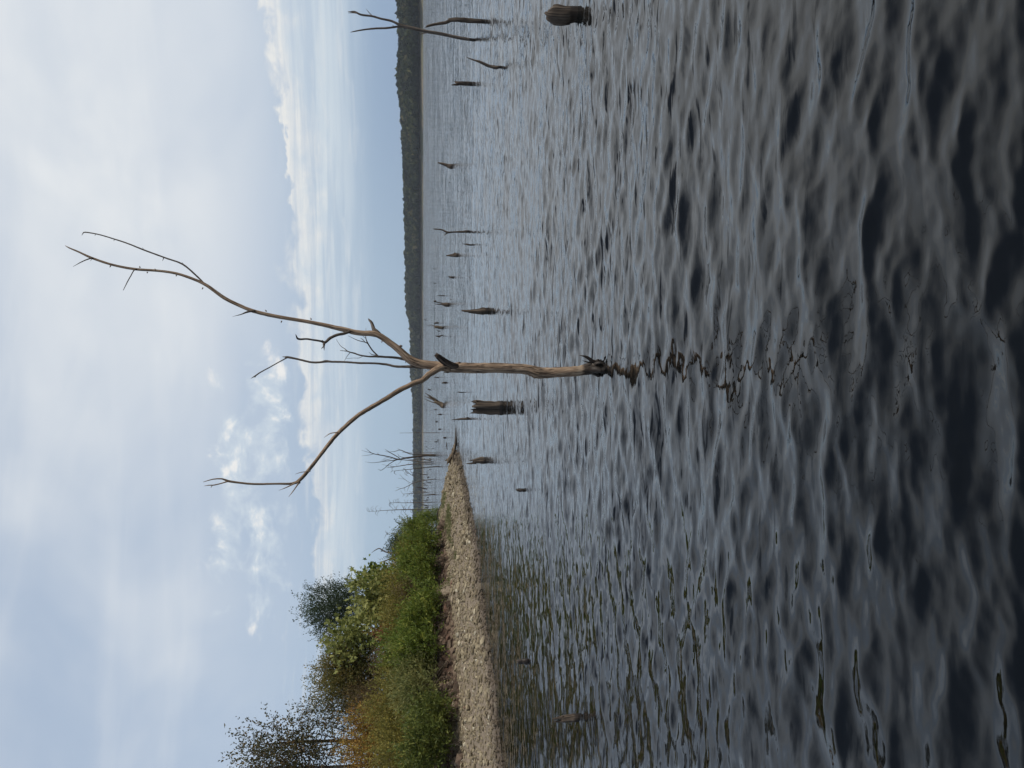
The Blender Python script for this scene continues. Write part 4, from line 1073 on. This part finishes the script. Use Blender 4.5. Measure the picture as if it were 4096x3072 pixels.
def big_leaf_mesh(name, P, A, L, tint, seed):
    """lobed maple-like leaf, 8 triangles"""
    r = np.random.default_rng(seed); n = len(P)
    A = A / (np.linalg.norm(A, axis=1, keepdims=True) + 1e-9)
    S = np.cross(A, r.normal(0, 1, (n, 3)) + np.array([0, 0, 0.8])); S /= np.linalg.norm(S, axis=1, keepdims=True) + 1e-9
    N = np.cross(S, A)
    out = np.array([(0, 0), (0.52, 0.05), (0.30, 0.38), (0.55, 0.72), (0.2, 0.68), (0, 1.08), (-0.2, 0.68), (-0.55, 0.72), (-0.30, 0.38), (-0.52, 0.05)])
    v = [P + A * (L * 0.42)[:, None]]
    for sx, sy in out:
        v.append(P + S * (sx * L)[:, None] + A * (sy * L)[:, None] - N * (0.25 * abs(sx) * L)[:, None])
    v = np.stack(v, 1).reshape(-1, 3); k = len(out)
    tri = np.array([(0, 1 + j, 1 + (j + 1) % k) for j in range(k)])
    f = (tri[None] + (k + 1) * np.arange(n)[:, None, None]).reshape(-1, 3)
    me = new_mesh(name, v, [f], 3, smooth=False)
    fattr(me, 'tint', np.repeat(np.clip(tint, 0, 1), k + 1))
    return me

def shoots(n, rx, ry, h, r, low=0.05, up=0.9, length=(0.25, 0.6), hollow=0.45, lobes=5):
    """leafy shoots spread through a lumpy dome-shaped volume: start, direction, length"""
    lob = np.stack([r.uniform(-0.6, 0.6, lobes), r.uniform(-0.6, 0.6, lobes), r.uniform(0.35, 0.75, lobes), r.uniform(0.35, 0.55, lobes)], -1)
    lob[0, :2] *= 0.3; lob[0, 2] = 0.62
    k = r.integers(0, lobes, n)
    d = r.normal(0, 1, (n, 3)); d /= np.linalg.norm(d, axis=1, keepdims=True)
    rad = r.uniform(hollow, 1, n) ** 0.6
    u = lob[k, :3] + d * (lob[k, 3] * rad)[:, None] * np.array([1, 1, 0.8])
    u[:, 2] = np.where(u[:, 2] < low, low + r.uniform(0, 0.35, n), u[:, 2])
    u[:, 2] = np.minimum(u[:, 2], 1.02)
    P = u * np.array([rx, ry, h])
    D = d * np.array([1, 1, 0.6]) + np.array([0, 0, up]) + r.normal(0, 0.3, (n, 3))
    D /= np.linalg.norm(D, axis=1, keepdims=True)
    Ls = r.uniform(*length, n)
    return P, D, Ls

def along(P, D, Ls, per, r, spread=0.8, jitter=0.02, droop=0.15):
    n = len(P)
    t = (np.arange(per)[None] + r.uniform(0, 1, (n, per))) / per
    pos = P[:, None] + D[:, None] * (Ls[:, None] * t)[..., None]
    pos[..., 2] -= droop * Ls[:, None] * t ** 2
    side = r.normal(0, 1, (n, per, 3))
    ax = D[:, None] + side * spread
    ax = ax / np.linalg.norm(ax, axis=2, keepdims=True)
    pos = pos + r.normal(0, jitter, pos.shape)
    return pos.reshape(-1, 3), ax.reshape(-1, 3), np.repeat(np.arange(n), per)

def stems_mesh(starts, P, n, r, rad, parent, name='stems', mat=STEM, seg=5):
    parts = []
    for _ in range(n):
        a = starts + r.normal(0, 0.12, 3) * np.array([1, 1, 0]); b = P[r.integers(len(P))]
        m = (a + b) / 2 + r.normal(0, 0.08, 3) * np.linalg.norm(b - a); m[2] += 0.1 * np.linalg.norm(b - a)
        a[2] -= 0.1
        parts.append(tube([a, m, b], [rad, rad * 0.7, rad * 0.25], seg, 0.4, 0.0, int(r.integers(1e6))))
    return wood(name, parts, mat, parent)

SPEC = {   # leaf length, width, shoots per m2 of silhouette, leaves per shoot, spread
    'green': (0.085, 0.02, 95, 15, 0.75), 'deep': (0.08, 0.024, 100, 14, 0.8), 'sage': (0.085, 0.018, 80, 14, 0.6), 'olive': (0.065, 0.016, 90, 14, 0.7), 'orange': (0.05, 0.022, 95, 13, 0.9),
    'red': (0.07, 0.022, 90, 13, 0.9), 'brown': (0.04, 0.014, 75, 9, 1.0)}

def shrub(label, py, Y, top_px, wpx, kind, seed, lean=0.0, dens=1.0, bare=0.0, group='shrubs on the bank above the gravel'):
    r = np.random.default_rng(seed)
    p = at(1690, py, Y); z = gz(p[0], p[1])
    ztop = at(top_px - 22, py, Y)[2]
    h = max(0.5, ztop - z); rx = px2m(wpx / 2, p) * 1.25
    ry = min(rx, 1.4)
    root = empty('shrub', (p[0], p[1], z)); tag(root, label, 'shrub', group)
    L, W, dn, per, spr = SPEC[kind]
    if kind == 'brown': dens = 2.2
    n = int(dn * dens * min(rx * 2 * h, 7.0) * 1.45) + 60
    P, D, Ls = shoots(n, rx, ry, h * 0.9, r, length=(0.2, 0.8), lobes=9, hollow=0.3)
    D = D + np.array([lean, 0, 0]); D /= np.linalg.norm(D, axis=1, keepdims=True)
    pos, ax, sid = along(P, D, Ls, per, r, spr)
    m = len(pos)
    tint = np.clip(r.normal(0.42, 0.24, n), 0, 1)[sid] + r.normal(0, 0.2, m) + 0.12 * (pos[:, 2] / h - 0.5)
    me = leaf_mesh('foliage', pos, ax, 1.5 * L * r.uniform(0.65, 1.25, m), 1.7 * W * r.uniform(0.7, 1.3, m), tint, seed)
    obj('foliage', me, LEAF[kind], root)
    stems_mesh(np.array([0, 0, 0.0]), P, 14 + int(20 * bare), r, 0.011, root)
    return root

def FY(px, py): return hit(px, py)[1]
# front row, along the top of the gravel
for i, a in enumerate([
    ('dark green leafy shrub at the lower frame edge, nearest the camera', 3010, FY(1817, 3010) + -0.10, 1655, 190, 'deep'),
    ('dark green shrub bulging onto the gravel just past the roots', 2880, FY(1820, 2890) + -0.20, 1690, 120, 'deep'),
    ('sage green willowy shrub hanging over the exposed roots', 2790, FY(1800, 2790) + 0.20, 1600, 150, 'sage'),
    ('grey-green willowy shrub right of the exposed roots', 2690, FY(1790, 2690) + 0.20, 1590, 140, 'sage'),
    ('mid-green shrub above the dark red boulder', 2590, FY(1785, 2590) + 0.10, 1600, 130, 'green'),
    ('bright green shrub above the long red-brown slab', 2490, FY(1780, 2490) + 0.00, 1630, 130, 'green'),
    ('low fresh green shrub right above the grey slab', 2400, FY(1778, 2400) + 0.00, 1665, 110, 'green'),
    ('low green shrub beside the jagged red rock', 2325, FY(1760, 2325) + -0.20, 1650, 100, 'green'),
    ('full bright green shrub jutting out over the gravel', 2245, FY(1780, 2245) + 0.00, 1610, 110, 'green'),
    ('deep green rounded shrub at the far end of the bank', 2180, FY(1782, 2185) + 0.00, 1630, 100, 'green'),
    ('green shrub above the bare dark branch on the gravel', 2125, FY(1765, 2130) + 0.00, 1640, 85, 'green'),
    ('last small shrub where the bank meets the spit', 2075, FY(1738, 2078) + 0.00, 1672, 60, 'green')]):
    shrub(*a, seed=100 + i)
# second row
for i, a in enumerate([
    ('yellow-olive shrub behind the nearest dark green shrub', 3040, FY(1817, 3010) + 2.10, 1530, 170, 'olive'),
    ('olive shrub with dry tips behind the gravel-edge dark shrub', 2920, FY(1820, 2890) + 2.30, 1520, 150, 'olive'),
    ('yellow-green shrub below the orange autumn shrubs', 2820, FY(1800, 2790) + 2.30, 1495, 150, 'olive'),
    ('olive green shrub behind the exposed roots', 2710, FY(1790, 2690) + 2.30, 1535, 140, 'olive'),
    ('lime green shrub in front of the red sumac', 2600, FY(1785, 2590) + 2.30, 1545, 120, 'green'),
    ('yellow-green shrub right of the red sumac', 2500, FY(1780, 2490) + 2.10, 1565, 110, 'olive'),
    ('brownish olive thin-leaved shrub in front of the young sycamore', 2410, FY(1778, 2400) + 2.10, 1540, 120, 'olive'),
    ('dusty olive shrub below the right end of the sycamore', 2320, FY(1760, 2325) + 1.70, 1560, 110, 'olive'),
    ('olive green shrub in front of the dead forked tree', 2235, FY(1780, 2245) + 2.30, 1595, 100, 'olive'),
    ('grey-green shrub in front of the distant dark thicket', 2160, FY(1782, 2185) + 2.10, 1620, 90, 'sage')]):
    shrub(*a, seed=140 + i)
# third row: autumn colours
for i, a in enumerate([
    ('orange-brown autumn shrub at the lower frame edge under the sparse trees', 3050, FY(1817, 3010) + 5.2, 1350, 150, 'orange'),
    ('golden yellow autumn shrub below the tall sparse tree trunk', 2960, FY(1820, 2890) + 5.4, 1380, 140, 'orange'),
    ('yellow-orange shrub sloping down beside the golden one', 2870, FY(1820, 2890) + 5.0, 1415, 130, 'orange'),
    ('small red sumac bush between green shrubs', 2540, FY(1785, 2540) + 3.4, 1520, 70, 'red'),
    ('reddish bare-stemmed thicket under the brown oak', 2640, FY(1785, 2640) + 4.6, 1500, 110, 'brown'),
    ('dry brown thicket between the sparse tree and the oak', 2770, FY(1800, 2790) + 6.0, 1390, 130, 'brown'),
    ('brown twiggy thicket behind the golden shrub', 2860, FY(1800, 2790) + 7.0, 1365, 130, 'brown'),
    ('brown tangle of dry stems in the middle of the olive shrubs', 2370, FY(1778, 2400) + 2.0, 1600, 90, 'brown')]):
    shrub(*a, seed=170 + i, bare=1.0)

def tree(name, label, py, Y, top_px, bot_crown_px, wpx, kind, seed, nsh, per, L, trunk_w=14, big=False, hollow=0.3, limbs=9, depth=None, up=0.7, lobes=8, trunk_mat=LIVEBARK, length=(0.3, 0.8), W=None, trunk_pts=None, group='trees rising behind the shrubs'):
    r = np.random.default_rng(seed)
    p = at(1690, py, Y); z = gz(p[0], p[1])
    h = at(top_px, py, Y)[2] - z; cb = max(0.2, at(bot_crown_px, py, Y)[2] - z)
    rx = px2m(wpx / 2, p) * 1.12; ry = depth or rx * 0.8
    root = empty(name, (p[0], p[1], z)); tag(root, label, 'tree', group)
    ch = h - cb
    P, D, Ls = shoots(nsh, rx, ry, ch * 0.93, r, low=0.0, up=up, length=length, hollow=hollow, lobes=lobes)
    P[:, 2] += cb
    pos, ax, sid = along(P, D, Ls, per, r, 0.8, jitter=0.04 if not big else 0.08)
    m = len(pos)
    tint = np.clip(r.normal(0.45, 0.17, nsh), 0, 1)[sid] + r.normal(0, 0.14, m)
    if big: me = big_leaf_mesh('crown', pos, ax, L * r.uniform(0.6, 1.2, m), tint, seed)
    else: me = leaf_mesh('crown', pos, ax, L * r.uniform(0.65, 1.25, m), (W or L * 0.5) * r.uniform(0.7, 1.2, m), tint, seed)
    obj('crown', me, LEAF[kind], root)
    tw = px2m(trunk_w / 2, p)
    tp = [np.array([0, 0, -0.2]), np.array([r.normal(0, .03), 0, h * 0.3]), np.array([r.normal(0, .04), 0, h * 0.6]), np.array([r.normal(0, .05), 0, h * 0.93])]
    wood('trunk', [tube(tp, [tw * 1.2, tw, tw * 0.65, tw * 0.12], 9, 0.3, 0.08, seed)], trunk_mat, root)
    for k in range(limbs):
        f = r.uniform(0.25, 0.8); a = tp[1] * (1 - f) + tp[3] * f if f > .4 else tp[0] * (1 - f * 2) + tp[2] * f * 2
        a = np.array([np.interp(f * h, [q[2] for q in tp], [q[0] for q in tp]), 0, f * h])
        cand = P[r.integers(0, len(P), 12)]; cand = cand[cand[:, 2] > a[2]] if (cand[:, 2] > a[2]).any() else cand
        b = cand[np.argmax(np.abs(cand[:, 0]) + np.abs(cand[:, 1]))]
        mid = (a + b) / 2 + np.array([0, 0, -0.08]) * np.linalg.norm(b - a)
        lp = [tube([a, mid, b], [tw * 0.42 * (1.1 - f), tw * 0.3 * (1.1 - f), tw * 0.08], 6, 0.3, 0.05, seed + k)]
        for q in range(4):
            s0 = mid * r.uniform(0.2, 1) + b * r.uniform(0, .4); s0 = mid + (b - mid) * r.uniform(0, 0.9)
            near = P[np.argsort(np.linalg.norm(P - s0, axis=1))[r.integers(2, 14)]]
            lp.append(tube([s0, (s0 + near) / 2 + r.normal(0, .04, 3), near], [tw * .12, tw * .09, tw * .04], 5, .4, 0, seed + q))
        wood('branch', lp, trunk_mat, root)
    return root

tree('sparse_tree', 'tall thin tree with a straight dark trunk and sparse brown leaves', 2945, 28, 935, 1490, 215, 'sparse', 301, 430, 8, 0.105, trunk_w=17, hollow=0.2, limbs=12, lobes=15, W=0.06, length=(0.3, 0.9))
tree('sparse_tree', 'second sparse brown-leaved tree cut off by the lower frame edge', 3045, 27, 905, 1490, 200, 'sparse', 302, 520, 8, 0.105, trunk_w=13, hollow=0.2, limbs=11, lobes=15, W=0.06, length=(0.3, 0.9))
tree('sparse_tree', 'low sparse sapling with drooping leaves between the tall sparse tree and the oak', 2830, 28.5, 1180, 1500, 110, 'sparse', 303, 170, 8, 0.105, trunk_w=7, hollow=0.2, limbs=6, lobes=6, W=0.04)
tree('oak_tree', 'bushy brown-green oak with dense small leaves', 2660, 30, 1228, 1660, 270, 'oak', 304, 2300, 13, 0.085, trunk_w=16, lobes=11, limbs=9, W=0.045)
tree('dark_tree', 'dark green pointed tree rising highest behind the sycamore', 2420, 37, 1205, 1520, 255, 'dark', 305, 1400, 13, 0.09, trunk_w=14, lobes=12, limbs=10, up=1.1, W=0.042)
tree('sycamore_tree', 'young sycamore with large pale yellow-green leaves', 2395, 31.5, 1420, 1660, 150, 'sycamore', 306, 420, 6, 0.17, trunk_w=9, big=True, lobes=8, limbs=7)
tree('sycamore_tree', 'left sycamore with large leaves mixed into the oak', 2540, 29.2, 1290, 1600, 190, 'sycamore', 307, 230, 5, 0.16, trunk_w=9, big=True, lobes=9, limbs=7)
tree('sycamore_tree', 'small green sycamore sapling at the right end of the trees', 2312, 34, 1440, 1640, 60, 'green', 308, 110, 6, 0.17, trunk_w=6, big=True, lobes=5, limbs=4)
tree('dark_tree', 'low dark thicket tree beyond the dead forked tree', 2190, 52, 1552, 1720, 180, 'dark', 309, 1000, 10, 0.12, trunk_w=8, lobes=8, limbs=5, W=0.06)

# dead forked tree behind the shrubs
p = at(1690, 2212, 42)
snag('dead_tree', 'grey dead forked tree standing behind the olive shrubs', 'dead tree', None,
     [[(1668, 2206, 8.40), (1626, 2210, 7.70), (1596, 2215, 7.00), (1569, 2213, 5.60), (1539, 2206, 4.90), (1518, 2194, 4.20), (1500, 2201, 2.80), (1486, 2212, 1.12)],
      [(1605, 2214, 5.60), (1566, 2231, 4.20), (1539, 2245, 3.50), (1509, 2250, 1.40)], [(1612, 2213, 5.60), (1602, 2222, 4.48), (1566, 2261, 2.80)], [(1558, 2210, 2.80), (1545, 2194, 1.12)], [(1548, 2241, 2.80), (1531, 2241, 1.12)], [(1533, 2204, 2.80), (1522, 2207, 1.12)], [(1538, 2246, 2.10), (1533, 2252, 0.98)]],
     BARK_GREY, 0.3, Y=40, seg=8)

# exposed roots
def roots(label, px, py, n, seed, span=50):
    r = np.random.default_rng(seed)
    q = hit(px, py); parts = []
    root = empty('exposed_roots', q); tag(root, label, 'roots', 'tangled roots on the eroded bank')
    for k in range(n):
        a = q + np.array([r.normal(0, .1) - .5, r.normal(0, .3) + .2, .35 + r.uniform(0, .2)])
        b = q + np.array([r.normal(0, .3) + .25, r.normal(0, .7), 0])
        b[2] = gz(b[0], b[1]) + r.uniform(0, .12)
        m = (a + b) / 2 + r.normal(0, .12, 3) + [0, 0, .12]
        wood('root', [tube([a, m, b], [.022, .016, .005], 6, .15, .05, seed + k)], STEM, root, q)
roots('tangle of bare brown roots hanging down the earth bank', 1782, 2720, 16, 401)
roots('spray of thin roots splaying over the bank beside the dark shrub', 1795, 2790, 12, 402)

# short grass on the crown of the spit
def build_grass():
    r = np.random.default_rng(77)
    x = r.uniform(-14, -2, 90000); y = r.uniform(26, 48, 90000)
    d = inland(x, y)
    w = vnoise(x, y, 1.6, 31) * 0.6 + vnoise(x, y, 0.5, 32) * 0.4
    ok = (d > 2.0) & (w > 0.46) & (y > 27)
    x, y = x[ok][:15000], y[ok][:15000]; n = len(x)
    z = ground(x, y)
    per = 3
    P = np.repeat(np.stack([x, y, z], -1), per, 0) + r.normal(0, .03, (n * per, 3)) * [1, 1, 0]
    A = r.normal(0, .5, P.shape) + [0, 0, 1]
    me = leaf_mesh('grass', P, A, r.uniform(.05, .17, len(P)), r.uniform(.015, .03, len(P)), r.normal(.5, .25, len(P)), 78)
    tag(obj('grass', me, LEAF['grass']), 'low green grass tufts on the crown of the gravel spit', 'grass', None, 'stuff')
build_grass()
